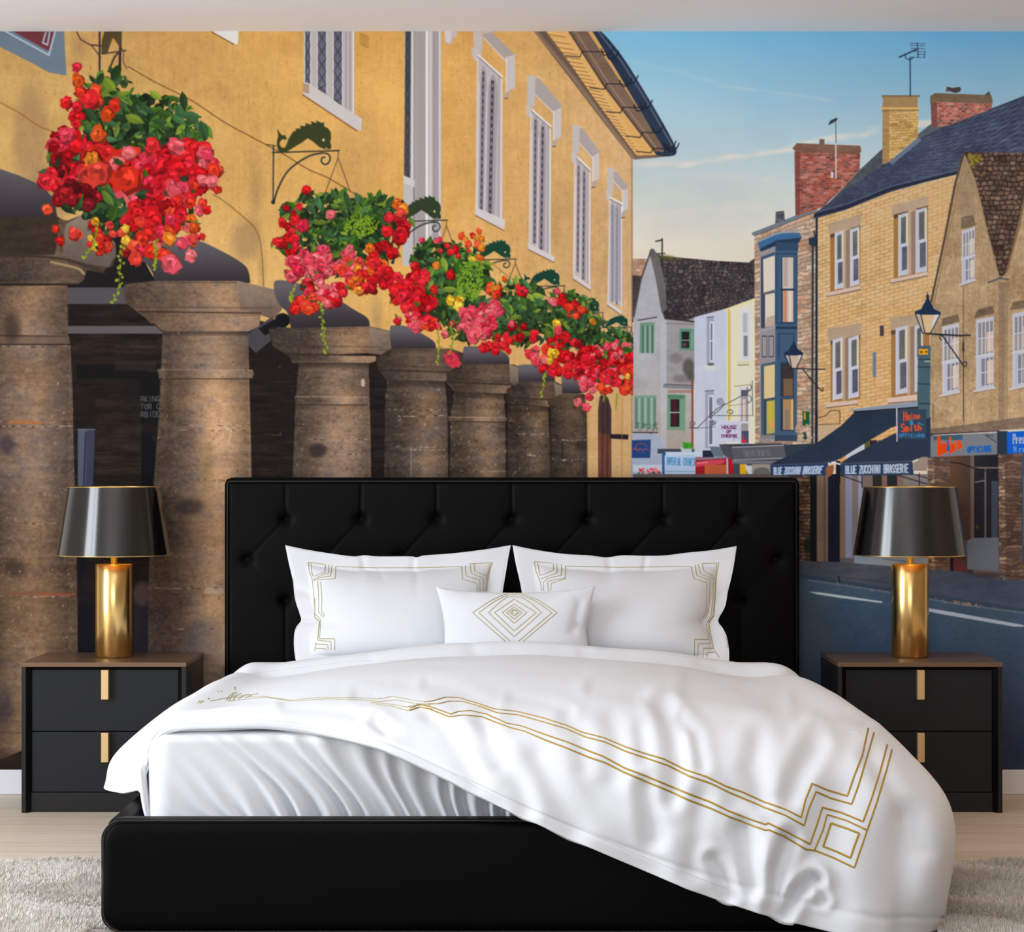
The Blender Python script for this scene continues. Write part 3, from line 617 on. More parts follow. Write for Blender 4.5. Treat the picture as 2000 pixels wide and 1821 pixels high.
# ---- hall end: plain wall, plank door, iron bolt
part_id('printed_door', HALL)
poly([(1168, 940), (1168, 800), (1171, 775), (1178, 768), (1188, 778), (1194, 800), (1194, 940)], tex((66, 48, 46), (0, 4, 4, 0, 10, 0)))
poly([(1168, 845), (1194, 850), (1192, 940), (1168, 940)], tex((104, 60, 44), (0, 6, 4, 0, 10, 0))); line([(1178, 775), (1176, 930)], 1.6, (36, 26, 26)); line([(1187, 785), (1186, 930)], 1.6, (40, 28, 26))
poly([(1191, 848), (1227, 849), (1227, 859), (1192, 857)], (34, 26, 34)); rect(1200, 768, 1215, 848, (190, 146, 84), .5, False); line([(1216, 770), (1214, 935)], 1.5, (150, 112, 66), .7); line([(1148, 800), (1148, 935)], 2, (176, 132, 76), .6)
line([(1234, 310), (1234, 935)], 2, (120, 96, 80), .7)
# ---- fish brackets
FISH = [(565, 1005), (585, 1035), (603, 1058), (630, 1058), (643, 1092), (610, 1088), (590, 1105), (585, 1130), (600, 1152), (625, 1155), (640, 1130), (655, 1085), (690, 1030), (715, 1020), (710, 1005), (750, 1005), (745, 985), (790, 985), (785, 962), (835, 975), (830, 948), (875, 962), (870, 940), (915, 962), (930, 950), (935, 990), (965, 1003), (985, 1035), (988, 1080), (980, 1110), (990, 1140), (985, 1165), (960, 1170), (930, 1165), (890, 1145), (850, 1110), (805, 1080), (760, 1115), (700, 1150), (650, 1180), (620, 1195), (590, 1190), (570, 1165), (563, 1110), (575, 1060)]
def fish(hx, hy, sx, sy, col, chain=1.):
    part_id('printed_bracket')
    M = lambda x, y: (hx+(x-988)*sx*.25, hy+(y-1195)*sy*.25)
    w = max(1.1, 3.2*sx)
    line([M(530, 1192), M(1050, 1178)], w*.8, (34, 36, 34), 1, True); line([M(537, 1140), M(535, 1590)], w*.8, (40, 44, 44), 1, True)
    line(curve([M(540, 1580), M(575, 1470), M(640, 1350), (M(730, 1270)), M(830, 1215), M(920, 1195)]), w, (40, 50, 44), 1, True)
    line(curve([M(920, 1195), M(965, 1205), M(980, 1240), M(965, 1275), M(935, 1285), M(912, 1262), M(918, 1235), M(940, 1228)]), w*.8, (40, 50, 44), 1, True)
    line([M(1045, 1180), M(1040, 1240), M(945, 1500)], 1.4, (86, 50, 50)); line([M(1045, 1240), M(1135, 1490)], 1.4, (86, 50, 50)); line([M(480, 1130), M(560, 1140)], 1.6, (60, 40, 40)); blob(*M(535, 1580), 4*sx, 4*sx, 0, (30, 40, 40), 1, None, True)
    poly([M(x, y) for x, y in FISH], col)
    blob(*M(928, 1095), 2.2*sx, 3*sy, .3, (226, 206, 150)); line([M(945, 1155), M(962, 1165)], 1.6*sx, (210, 190, 150))
part_id('printed_bracket')
line([(195, 62), (195, 145)], 4, (58, 52, 60), 1, True); line([(236, 62), (234, 140)], 5, (48, 40, 46), 1, True); poly([(204, 62), (238, 62), (236, 96), (226, 80), (221, 74), (210, 104), (198, 106), (199, 80)], (84, 70, 40)); line([(178, 88), (200, 90)], 3, (70, 50, 50), 1, True)
line([(180, 90), (197, 112)], 2, (70, 50, 50)); line([(200, 106), (226, 102), (246, 99)], 2.6, (70, 56, 60)); line([(212, 140), (224, 112), (238, 96)], 4, (70, 56, 50), 1, True); line([(150, 62), (158, 78), (180, 90)], 2.6, (90, 60, 50)); line([(242, 100), (241, 120), (248, 135)], 1.6, (80, 50, 60))
fish(647, 299, 1, 1, (56, 62, 32)); fish(861, 434, .83, .82, (46, 60, 36)); fish(997, 509, .70, .64, (20, 62, 46)); fish(1093, 561, .66, .56, (20, 60, 46)); fish(1170, 613, .52, .5, (18, 60, 48)); fish(1226, 641, .48, .40, (18, 60, 46))
# ---- hanging baskets
part_id('printed_flower_basket')
basket([(215, 215, 60, 75), (300, 240, 85, 60, .9), (170, 330, 80, 90), (330, 300, 70, 70), (260, 400, 120, 70), (385, 262, 26, 18, .8)],
       [(180, 200, 50, 30, 'red+scarlet', 9, 14), (170, 250, 50, 30, 'red', 8, 13), (150, 300, 60, 40, 'red+pink', 18, 16), (130, 350, 46, 34, 'red+dark', 18, 16), (220, 330, 60, 40, 'scarlet+red', 24, 19), (280, 340, 60, 50, 'red+pink', 26, 18), (360, 330, 55, 55, 'red', 34, 17), (405, 320, 22, 46, 'red+pink+scarlet', 12, 13),
        (150, 385, 40, 22, 'dark', 14, 14), (300, 420, 46, 34, 'red', 20, 17), (360, 400, 40, 50, 'red+pink+scarlet', 20, 14), (250, 460, 90, 34, 'scarlet+red', 26, 11), (290, 485, 50, 30, 'scarlet+pink', 16, 14), (350, 450, 40, 30, 'pink+orange', 14, 12), (200, 455, 60, 30, 'scarlet+yellow', 14, 9)],
       [([(240, 480), (236, 520), (232, 560), (220, 592)], 6), ([(305, 470), (304, 500), (302, 525)], 3), ([(190, 440), (186, 470), (165, 505)], 2)], 1.15,
       [(150, 131, 10, 'pink'), (152, 156, 14, 'orange'), (176, 194, 20, 'red'), (130, 200, 14, 'red'), (210, 224, 15, 'orange'), (192, 262, 18, 'orange'), (130, 262, 17, 'pink'), (178, 312, 16, 'orange'), (92, 408, 12, 'scarlet'), (108, 447, 8, 'scarlet'), (118, 470, 10, 'scarlet'), (145, 455, 13, 'scarlet'), (335, 515, 22, 'pink'), (372, 500, 14, 'pink'), (345, 285, 18, 'pink'), (298, 284, 18, 'red'), (245, 350, 30, 'scarlet'), (190, 340, 28, 'scarlet'), (405, 300, 14, 'pink'), (425, 370, 9, 'scarlet'), (404, 410, 9, 'red'), (395, 462, 7, 'scarlet'), (378, 470, 6, 'scarlet')])
part_id('printed_flower_basket')
basket([(640, 420, 90, 46), (730, 430, 55, 50), (620, 480, 80, 36), (700, 490, 70, 36)],
       [(570, 430, 20, 40, 'red', 12, 8), (560, 480, 26, 20, 'red', 12, 9), (600, 520, 50, 26, 'pink', 26, 12), (645, 510, 40, 28, 'pink', 18, 12), (690, 530, 34, 26, 'pink+scarlet', 18, 12), (730, 520, 40, 20, 'orange+scarlet', 16, 12), (620, 560, 34, 26, 'pink+red', 16, 11), (600, 595, 32, 14, 'scarlet', 12, 11), (650, 580, 24, 22, 'pink+red', 12, 11), (745, 500, 24, 20, 'red', 8, 12), (770, 440, 22, 28, 'red', 9, 14), (775, 410, 14, 14, 'orange+scarlet', 5, 10), (690, 560, 40, 16, 'orange+red', 10, 9), (750, 550, 40, 24, 'red', 16, 10)],
       [([(625, 590), (630, 630), (633, 660), (638, 690)], 4), ([(575, 560), (570, 575), (568, 590)], 3)], .95,
       [(598, 370, 10, 'red'), (645, 418, 10, 'pink'), (592, 440, 13, 'pink'), (682, 485, 9, 'pink'), (722, 484, 10, 'orange'), (604, 507, 12, 'pink'), (640, 505, 11, 'pink'), (585, 528, 13, 'pink'), (780, 462, 16, 'red')])
for k in range(160): x, y = inblob((705, 440, 34, 20)); blob(x, y, 2.4, 1.8, rng.uniform(0, 3), jit((120, 150, 30), 18))
part_id('printed_flower_basket')
basket([(860, 505, 60, 36), (900, 550, 66, 60), (850, 580, 50, 60), (905, 620, 40, 46)],
       [(815, 540, 20, 24, 'red', 12, 9), (800, 580, 30, 26, 'red', 18, 11), (790, 560, 22, 20, 'red', 10, 10), (820, 605, 30, 26, 'red', 16, 11), (800, 625, 26, 12, 'pink+red', 10, 8), (850, 640, 50, 16, 'pink+scarlet', 14, 8), (885, 585, 16, 12, 'yellow', 6, 8), (925, 470, 30, 26, 'orange+scarlet', 8, 7), (880, 490, 40, 16, 'red', 8, 6), (840, 470, 20, 12, 'pink', 6, 5)],
       [([(855, 640), (858, 680), (856, 710)], 4), ([(880, 630), (885, 660), (880, 690)], 3)], .85,
       [(884, 702, 17, 'pink'), (847, 566, 9, 'scarlet'), (880, 588, 9, 'yellow'), (897, 598, 10, 'yellow'), (922, 506, 8, 'yellow'), (937, 503, 8, 'orange'), (852, 518, 8, 'orange'), (880, 536, 10, 'red'), (940, 484, 8, 'orange'), (830, 585, 12, 'red')])
for k in range(260): x, y = inblob((918, 548, 26, 40)); blob(x, y, 2.4, 1.8, rng.uniform(0, 3), jit((112, 150, 36), 18))
part_id('printed_flower_basket')
basket([(1010, 580, 52, 32), (1030, 625, 60, 50), (970, 620, 30, 40)],
       [(960, 570, 16, 14, 'scarlet+orange', 8, 8), (935, 630, 34, 32, 'pink', 34, 12), (965, 605, 14, 20, 'pink', 10, 10), (970, 680, 30, 10, 'red', 12, 8), (1020, 570, 16, 10, 'red', 8, 6), (1010, 655, 40, 20, 'red', 10, 8), (1060, 690, 30, 20, 'pink+scarlet', 22, 9), (1080, 720, 22, 12, 'red', 10, 8)],
       [([(1064, 730), (1062, 750), (1056, 776)], 3)], .75, [(1016, 658, 10, 'red'), (1022, 638, 8, 'red'), (998, 632, 7, 'pink'), (925, 655, 16, 'pink'), (985, 545, 6, 'orange')])
part_id('printed_flower_basket')
basket([(1110, 600, 50, 30), (1120, 640, 60, 40)],
       [(1090, 585, 20, 16, 'red+pink', 10, 8), (1120, 605, 24, 16, 'scarlet+red', 8, 8), (1110, 680, 40, 26, 'red', 34, 9), (1130, 710, 46, 24, 'red', 40, 9), (1150, 735, 34, 20, 'pink+red', 22, 8), (1150, 750, 24, 12, 'pink', 8, 8)],
       [([(1180, 760), (1178, 785)], 2)], .65, [(1088, 632, 9, 'yellow'), (1080, 690, 12, 'yellow'), (1073, 705, 8, 'yellow'), (1090, 645, 9, 'pink'), (1112, 600, 9, 'scarlet'), (1135, 605, 8, 'scarlet'), (1128, 785, 9, 'pink'), (1145, 795, 9, 'pink'), (1150, 775, 8, 'pink'), (1158, 628, 7, 'yellow')])
part_id('printed_flower_basket')
basket([(1200, 670, 44, 26), (1210, 700, 50, 30)], [(1180, 700, 40, 26, 'red+pink', 36, 8), (1200, 725, 40, 26, 'red', 34, 8), (1170, 735, 30, 18, 'pink+red', 18, 8), (1200, 760, 36, 10, 'scarlet', 12, 8), (1215, 680, 20, 16, 'pink', 10, 7)],
       [([(1205, 770), (1203, 800)], 2)], .6)
part_id('printed_flower_basket')
basket([(1255, 700, 36, 34)], [(1250, 715, 36, 34, 'red+scarlet', 46, 9), (1280, 710, 16, 30, 'red', 22, 8), (1275, 750, 20, 24, 'red', 18, 8), (1230, 745, 24, 16, 'scarlet', 12, 8), (1266, 684, 12, 10, 'orange+scarlet', 5, 8)],
       [([(1272, 780), (1270, 800)], 2)], .6, [(1225, 735, 6, 'yellow'), (1295, 722, 4, 'yellow')])
# ---- distant gabled house
part_id('printed_gabled_house'); H1 = CUR[0]
poly([(1235, 506), (1268, 506), (1258, 545), (1235, 545)], bricks([(1230, 500), (1275, 500), (1275, 550), (1230, 550)], 4, 8, [(196, 150, 122), (170, 130, 106)], (150, 120, 100), var=12))
poly([(1235, 538), (1256, 540), (1246, 590), (1238, 630), (1235, 630)], tex((66, 58, 56), (0, 12, 12, 10, 0, 0)))
poly([(1272, 490), (1253, 545), (1237, 612), (1236, 940), (1358, 940), (1358, 620), (1300, 616)], tex((166, 164, 168), (10, 14, 6, 0, 0, 0), (168, 152, 138), 'y', (700, 900)))
poly([(1302, 618), (1357, 620), (1357, 760), (1300, 760)], tex((150, 144, 144), (8, 16, 8, 0, 0, 0)))
poly([(1290, 640), (1302, 620), (1302, 930), (1290, 930)], (182, 184, 192), .5)
for (x, y, rx, ry, a) in [(1345, 718, 16, 24, .8), (1350, 736, 12, 14, .8), (1330, 740, 26, 12, .4), (1320, 700, 20, 14, .3)]: blob(x, y, rx, ry, 0, (74, 66, 62), a, 9)
part_id('printed_stone_roof', H1)
poly([(1274, 488), (1290, 500), (1345, 505), (1400, 510), (1462, 513), (1476, 503), (1476, 582), (1419, 603), (1357, 620), (1340, 627), (1298, 624), (1290, 600), (1280, 540)],
     bricks([(1270, 480), (1476, 500), (1476, 590), (1290, 630)], 24, 17, [(88, 78, 76), (70, 62, 64), (106, 92, 86), (78, 72, 78)], (44, 38, 40), mw=.3, var=16, wob=.6))
blob(1300, 503, 30, 8, .1, (96, 96, 40), .6, 6); poly([(1268, 492), (1272, 486), (1277, 487), (1288, 505), (1300, 560), (1302, 604), (1292, 612), (1284, 560)], tex((98, 94, 92), (0, 14, 8, 0, 0, 0)))
line([(1272, 488), (1252, 545), (1238, 618)], 3, (70, 64, 62)); line([(1300, 622), (1357, 629)], 3, (52, 46, 46)); line([(1300, 632), (1357, 634)], 2, (126, 116, 112))
line([(1293, 467), (1293, 500)], 3, (50, 52, 50)); line([(1281, 472), (1293, 469)], 3, (50, 52, 50)); line([(1284, 496), (1298, 495)], 2.4, (60, 62, 58))
part_id('printed_window', H1)
poly([(1250, 631), (1278, 630), (1277, 690), (1249, 690)], (104, 138, 116)); 
for k in range(5): rect(1254+k*4.6, 636, 1257+k*4.6, 690, (142, 168, 148) if k % 2 else (72, 96, 84))
line([(1246, 626), (1282, 620)], 3, (90, 84, 86)); line([(1244, 629), (1282, 624)], 1.2, (188, 186, 190))
part_id('printed_window', H1)
poly([(1327, 642), (1355, 643), (1355, 685), (1327, 683)], (88, 132, 110)); rect(1331, 648, 1346, 680, (30, 32, 34)); line([(1331, 665), (1346, 665)], 1.6, (140, 160, 150)); rect(1350, 646, 1353, 683, (118, 158, 134)); blob(1337, 674, 4, 4, 0, (150, 70, 70), .6)
part_id('printed_window', H1)
poly([(1238, 773), (1282, 772), (1281, 838), (1238, 838)], (116, 146, 128))
for k in range(7): rect(1241+k*6, 778, 1244+k*6, 838, (150, 174, 156) if k % 2 else (88, 112, 100))
line([(1236, 845), (1284, 845)], 2, (34, 30, 36)); line([(1270, 846), (1283, 858)], 2, (34, 30, 36))
for k in range(40): blob(rng.uniform(1240, 1284), rng.uniform(826, 842), 2, 1.2, rng.uniform(0, 3), (60, 80, 70), .6)
part_id('printed_window', H1)
poly([(1303, 770), (1339, 771), (1338, 841), (1302, 840)], (108, 146, 118)); rect(1304, 772, 1336, 779, (84, 120, 96)); rect(1308, 780, 1327, 834, (40, 30, 34)); rect(1314, 782, 1320, 832, (74, 26, 34)); line([(1308, 806), (1327, 806)], 1.8, (176, 186, 186)); line([(1309, 781), (1309, 834)], 1, (150, 170, 160))
line([(1297, 755), (1356, 758)], 5, (120, 122, 126)); line([(1297, 751), (1350, 753)], 1.6, (60, 56, 58)); rect(1304, 762, 1352, 768, (150, 96, 76), .6, False); line([(1352, 745), (1352, 874)], 4, (136, 72, 54)); line([(1356, 750), (1356, 878)], 1.4, (210, 204, 204))
# ---- white and cream houses
part_id('printed_white_house'); H2 = CUR[0]
poly([(1356, 620), (1420, 603), (1420, 940), (1356, 940)], tex((184, 188, 204), (5, 6, 2, 0, 3, 0), (190, 192, 200), 'y', (620, 900)))
for (w, t) in [((1380, 620, 1394, 712), 0), ((1377, 764, 1394, 876), 1)]:
    part_id('printed_window', H2)
    rect(w[0], w[1], w[2], w[3], (150, 152, 166)); rect(w[0]+6, w[1]+8, w[2], w[3]-4, (206, 210, 222)); rect(w[0]+8, w[1]+12, w[2]-3, w[3]-8, (104, 104, 116)); line([(w[0], w[1]), (w[2], w[1]-1)], 1.8, (96, 92, 100)); line([(w[0]+6, (w[1]+w[3])/2), (w[2], (w[1]+w[3])/2)], 2, (214, 216, 226))
rect(1376, 713, 1396, 724, (200, 200, 200)); blob(1388, 712, 7, 2.5, 0, (70, 74, 70), .8)
part_id('printed_cream_house'); H3 = CUR[0]
poly([(1419, 603), (1476, 582), (1476, 940), (1419, 940)], tex((226, 218, 190), (5, 6, 2, 0, 3, 0)))
line([(1414, 606), (1475, 584)], 3, (214, 204, 150)); line([(1423, 606), (1423, 830)], 3.4, (196, 172, 74)); line([(1426, 608), (1426, 820)], 1, (160, 140, 70))
part_id('printed_window', H3); rect(1446, 604, 1464, 706, (206, 204, 206)); rect(1450, 610, 1462, 702, (216, 218, 232)); rect(1451, 612, 1459, 650, (172, 170, 176)); rect(1452, 656, 1460, 696, (124, 120, 128)); line([(1449, 652), (1463, 651)], 2.4, (232, 232, 238)); rect(1439, 705, 1463, 713, (206, 196, 160)); line([(1441, 714), (1462, 713)], 2, (140, 126, 100))
part_id('printed_window', H3); rect(1442, 757, 1463, 868, (206, 206, 216)); rect(1447, 762, 1461, 866, (150, 140, 140)); rect(1447, 762, 1461, 774, (84, 80, 88)); rect(1450, 780, 1456, 824, (206, 184, 170)); line([(1447, 826), (1462, 825)], 3, (226, 228, 236)); rect(1448, 842, 1462, 866, (66, 72, 92)); line([(1435, 755), (1462, 752)], 1.6, (140, 124, 96)); blob(1453, 862, 4, 4, 0, (210, 30, 40), 1); line([(1451, 850), (1451, 862)], 2, (210, 40, 50))
# ---- stone house with the blue bay
part_id('printed_stone_house'); H4 = CUR[0]
poly([(1473, 456), (1560, 420), (1597, 406), (1597, 940), (1475, 940)], bricks([(1473, 452), (1597, 404), (1597, 880), (1473, 880)], 7, 52, [(178, 150, 128), (190, 160, 132), (160, 132, 112), (196, 170, 146), (184, 140, 112)], (130, 108, 94), mw=.22, var=14, wob=.5))
line([(1471, 457), (1530, 434), (1592, 409)], 6, (104, 116, 128)); line([(1473, 461), (1592, 414)], 1.6, (70, 66, 70))
part_id('printed_bay_window', H4)
B1, B2, B3 = (60, 84, 108), (46, 68, 92), (34, 52, 74)
poly([(1484, 480), (1514, 466), (1514, 862), (1484, 862)], tex((140, 134, 136), (2, 4, 2, 0, 0, 0)))
poly([(1514, 466), (1558, 468), (1556, 862), (1514, 862)], B1)
poly([(1480, 474), (1514, 456), (1561, 455), (1566, 464), (1516, 470), (1483, 487)], (56, 96, 136)); poly([(1483, 487), (1516, 470), (1566, 464), (1560, 474), (1516, 480), (1486, 492)], B3)
line([(1482, 472), (1514, 458), (1560, 448)], 3, (130, 152, 170), .8)
rect(1516, 474, 1559, 490, B2)
rect(1516, 494, 1556, 634, B2); rect(1518, 498, 1554, 630, B1); rect(1526, 502, 1550, 630, B3); rect(1528, 503, 1549, 564, (190, 176, 166)); rect(1530, 503, 1538, 560, (168, 146, 140), .8); rect(1529, 568, 1549, 629, (198, 178, 166)); rect(1530, 568, 1537, 629, (188, 130, 96)); rect(1541, 570, 1545, 629, (214, 204, 196)); line([(1524, 566), (1552, 566)], 3, B3)
poly([(1486, 502), (1514, 492), (1514, 640), (1486, 642)], (64, 80, 100)); poly([(1490, 507), (1513, 499), (1513, 566), (1491, 572)], (206, 194, 178)); poly([(1494, 576), (1513, 572), (1513, 636), (1494, 640)], (206, 196, 176)); poly([(1497, 620), (1513, 616), (1513, 636), (1494, 640)], (178, 156, 140)); line([(1489, 574), (1514, 568)], 2, (120, 100, 96)); line([(1488, 505), (1488, 640)], 2, (40, 52, 72)); rect(1490, 576, 1494, 640, (60, 64, 86))
poly([(1482, 644), (1515, 636), (1515, 642), (1482, 650)], (152, 146, 146)); rect(1514, 638, 1557, 643, B3)
for x in (1488, 1501): rect(x, 656, x+10, 698, B3); rect(x+1, 658, x+9, 696, (150, 138, 138))
line([(1521, 652), (1550, 652), (1550, 700)], 2, B3); line([(1521, 652), (1521, 700)], 1.6, B3)
poly([(1486, 712), (1514, 706), (1514, 850), (1486, 853)], (66, 84, 104)); poly([(1492, 716), (1513, 712), (1513, 776), (1492, 780)], (206, 182, 132)); poly([(1497, 784), (1513, 782), (1513, 846), (1497, 848)], (170, 160, 84)); rect(1501, 784, 1509, 826, (196, 170, 40), .7); rect(1502, 824, 1512, 836, (224, 140, 80), .6); line([(1490, 781), (1514, 778)], 2.6, (60, 66, 80)); line([(1494, 782), (1494, 850)], 3, (36, 50, 66))
rect(1514, 704, 1556, 850, B1); rect(1524, 708, 1550, 842, B3); rect(1528, 712, 1548, 774, (56, 46, 48)); rect(1530, 740, 1548, 774, (124, 96, 66), .8); rect(1529, 780, 1549, 840, (160, 124, 84)); rect(1533, 800, 1541, 840, (120, 110, 104), .8); rect(1545, 780, 1549, 840, (206, 170, 100)); line([(1524, 777), (1552, 777)], 3, B1)
rect(1484, 850, 1515, 857, (124, 118, 118)); rect(1513, 850, 1557, 862, (50, 66, 86))
part_id('printed_drainpipe'); line([(1587, 480), (1586, 870)], 4.4, (40, 58, 66), 1, True); line([(1595.5, 424), (1594, 866)], 5.4, (28, 30, 42), 1, True); line([(1597, 430), (1596, 800)], 1, (84, 88, 100)); poly([(1579, 466), (1594, 462), (1593, 480), (1588, 484), (1580, 478)], (36, 52, 66)); line([(1590, 452), (1592, 466)], 3, (36, 48, 60)); line([(1589, 425), (1599, 421)], 3, (36, 40, 54))
rect(1567, 804, 1581, 832, (22, 78, 46)); rect(1570, 806, 1573, 820, (200, 150, 30)); blob(1572, 852, 5, 8, 0, (24, 60, 48)); 
for k in range(26): blob(rng.uniform(1556, 1583), rng.uniform(830, 862), rng.uniform(2, 5), rng.uniform(1.5, 3), rng.uniform(0, 3), jit((190, 160, 140), 20), .8)
# ---- chimneys and slate roof
part_id('printed_slate_roof')
poly([(1679, 332), (1724, 290), (1740, 320), (1700, 360), (1607, 408), (1649, 365)], tex((70, 76, 80), (0, 12, 12, 0, 0, 0)))
poly([(1793, 262), (1817, 243), (1852, 244), (1800, 275), (1780, 290)], tex((76, 84, 92), (0, 10, 10, 0, 0, 0)))
SL = bricks([(1600, 404), (2060, 160), (2060, 330), (1600, 425)], 60, 30, [(72, 80, 100), (82, 90, 108), (64, 72, 92)], (50, 56, 74), mw=.25, var=9)
poly([(1605, 406), (1660, 365), (1730, 320), (1800, 268), (1850, 246), (1937, 214), (2060, 166), (2060, 330), (1881, 332), (1868, 338), (1740, 376), (1650, 412), (1596, 428), (1590, 418)], SL)
line([(1735, 318), (1800, 270), (1850, 246), (1937, 213), (2060, 165)], 2.6, (54, 58, 70)); line([(1592, 421), (1650, 406), (1740, 369), (1870, 338)], 6, (34, 38, 52)); line([(1600, 413), (1660, 396), (1740, 364), (1868, 332)], 1.5, (96, 104, 128), .7)
def chim(pts, q, cols, mort, cap, capc, nu, nv):
    part_id('printed_chimney'); poly(pts, bricks(q, nu, nv, cols, mort, mw=.2, var=16, wob=.1)); poly(cap, capc)
RB = [(160, 82, 68), (138, 70, 60), (174, 100, 84), (114, 68, 60), (168, 76, 60)]
chim([(1552, 290), (1680, 290), (1679, 332), (1649, 365), (1607, 405), (1554, 423)], [(1552, 285), (1680, 290), (1680, 400), (1552, 415)], RB, (140, 110, 100), [(1547, 290), (1556, 280), (1680, 285), (1682, 296), (1677, 301), (1556, 298)], tex((116, 84, 68), (0, 10, 8, 8, 0, 0)), 11, 26)
poly([(1551, 298), (1562, 298), (1562, 420), (1553, 422)], (100, 50, 44), .6); line([(1562, 399), (1612, 402)], 2, (90, 60, 56), .7); rect(1600, 272, 1610, 282, (110, 84, 74)); rect(1623, 336, 1627, 348, (200, 196, 200))
chim([(1724, 200), (1792, 200), (1793, 268), (1766, 290), (1736, 317), (1723, 321)], [(1724, 200), (1794, 196), (1794, 300), (1724, 306)], [(196, 160, 92), (176, 138, 80), (206, 168, 104)], (150, 120, 80), [(1722, 190), (1735, 186), (1796, 188), (1792, 192), (1792, 214), (1722, 215), (1724, 196)], tex((148, 118, 78), (0, 10, 8, 6, 0, 0)), 5, 20)
poly([(1723, 216), (1736, 214), (1736, 316), (1723, 321)], (142, 110, 70), .7); line([(1722, 188), (1796, 188)], 3, (112, 92, 66)); line([(1721, 212), (1795, 212)], 4, (200, 160, 92)); line([(1722, 217), (1794, 216)], 1.5, (100, 74, 44)); poly([(1736, 317), (1793, 268), (1800, 274), (1742, 322)], (94, 106, 124))
chim([(1818, 196), (1938, 196), (1937, 213), (1850, 246), (1819, 250)], [(1818, 190), (1938, 196), (1938, 250), (1818, 254)], RB, (150, 120, 110), [(1816, 188), (1826, 182), (1936, 186), (1939, 200), (1930, 203), (1832, 199), (1816, 204)], tex((104, 86, 66), (0, 10, 8, 8, 0, 0)), 12, 13)
poly([(1817, 203), (1830, 200), (1830, 248), (1819, 250)], (96, 58, 56), .7)
part_id('printed_chimney'); poly([(1515, 414), (1531, 412), (1533, 432), (1514, 437)], tex((88, 88, 92), (0, 30, 40, 0, 0, 0)))
part_id('printed_pigeon'); poly(curve([(1846, 180), (1850, 170), (1860, 172), (1874, 170), (1876, 178), (1866, 182), (1852, 178)], 3), (62, 56, 54)); poly([(1922, 186), (1932, 178), (1934, 186)], (54, 60, 66)); line([(1848, 170), (1852, 182)], 2, (150, 70, 70), .6)
part_id('printed_roof_aerial')
line([(1777, 113), (1777.5, 187)], 2.6, (28, 38, 58), 1, True); line([(1756, 112), (1792, 96)], 3, (28, 40, 60), 1, True); line([(1791, 84), (1793, 113)], 2, (34, 46, 66), 1, True)
for (x0, x1, y) in [(1777, 1806, 85), (1778, 1805, 89), (1779, 1806, 95), (1785, 1806, 101), (1778, 1806, 112), (1790, 1804, 106)]: line([(x0, y), (x1, y+.8)], 1.3, (34, 46, 66), .9, True)
line([(1806, 101), (1805, 113)], 1.6, (34, 46, 66)); line(curve([(1768, 106), (1769, 114), (1777, 117), (1784, 112)], 4), 1.8, (34, 46, 66))
part_id('printed_roof_aerial'); line([(1632, 232), (1632.5, 348)], 2.2, (216, 206, 186), 1, True); line([(1632, 232), (1632.5, 280)], 1.6, (60, 66, 70)); poly([(1617, 245), (1621, 236), (1634, 230), (1636, 234), (1626, 241)], (40, 52, 60))
# ---- yellow brick house
part_id('printed_brick_house'); H5 = CUR[0]
poly([(1597, 426), (1650, 411), (1740, 375), (1870, 341), (1850, 420), (1817, 600), (1817, 860), (1597, 866)], bricks([(1597, 426), (1870, 338), (1870, 820), (1597, 866)], 15, 62, [(207, 172, 122), (217, 183, 135), (197, 161, 110), (211, 171, 118)], (166, 130, 90), mw=.2, var=10))
rect(1597, 600, 1817, 866, (206, 146, 72), .12, False); rect(1597, 790, 1640, 866, tex((186, 150, 108), (0, 14, 8, 0, 0, 0)), .7)
line(curve([(1598, 816), (1612, 812), (1622, 803), (1634, 802), (1640, 806), (1640, 828)], 5), 1.6, (70, 56, 50)); line([(1598, 830), (1640, 828)], 1.4, (90, 70, 60)); rect(1598, 832, 1640, 862, (176, 160, 144), .5, False)
def sash(x0, x1, yt, yb, sk=-8, tall=.5):
    part_id('printed_window', H5)
    poly([(x0, yt+6), (x1, yt), (x1, yb-4), (x0, yb)], (206, 208, 222)); m = yt+(yb-yt)*tall; w = x1-x0
    poly([(x0+w*.28, yt+11), (x1-w*.2, yt+7), (x1-w*.2, m-3), (x0+w*.28, m)], tex((92, 92, 88), (0, 24, 0, 0, 6, 0))); poly([(x0+w*.36, m+6), (x1-w*.08, m+3), (x1-w*.08, yb-14), (x0+w*.36, yb-10)], tex((88, 84, 96), (0, 24, 0, 0, 6, 0)))
    line([(x0+1, yt+6), (x0+1, yb)], 1.6, (232, 232, 238)); line([(x0+4, m+3), (x1, m)], 2.2, (236, 236, 240)); rect(x1-w*.2, yt+4, x1-1, m-2, (222, 206, 170), .9)
def opening(L, R, lint, recess, mull, sill, s1, s2):
    poly(lint, tex((166, 142, 118), (0, 10, 6, 0, 4, 0))); poly(recess, (150, 106, 60)); poly([recess[0], recess[1], (recess[1][0], recess[1][1]+8), (recess[0][0], recess[0][1]+8)], (88, 62, 46))
    poly(mull, tex((176, 148, 120), (0, 8, 4, 0, 4, 0))); x0 = mull[0][0]; x1 = mull[1][0]; poly([(x0+(x1-x0)*.4, mull[0][1]+3), (x1, mull[1][1]+3), mull[2], ((x0+(x1-x0)*.4), mull[3][1])], (120, 98, 84), .7)
    sash(*s1); sash(*s2); part = CUR[0]
    poly(sill, tex((196, 172, 158), (0, 8, 6, 0, 0, 0))); line([sill[-1], sill[-2]], 1.6, (90, 62, 44))
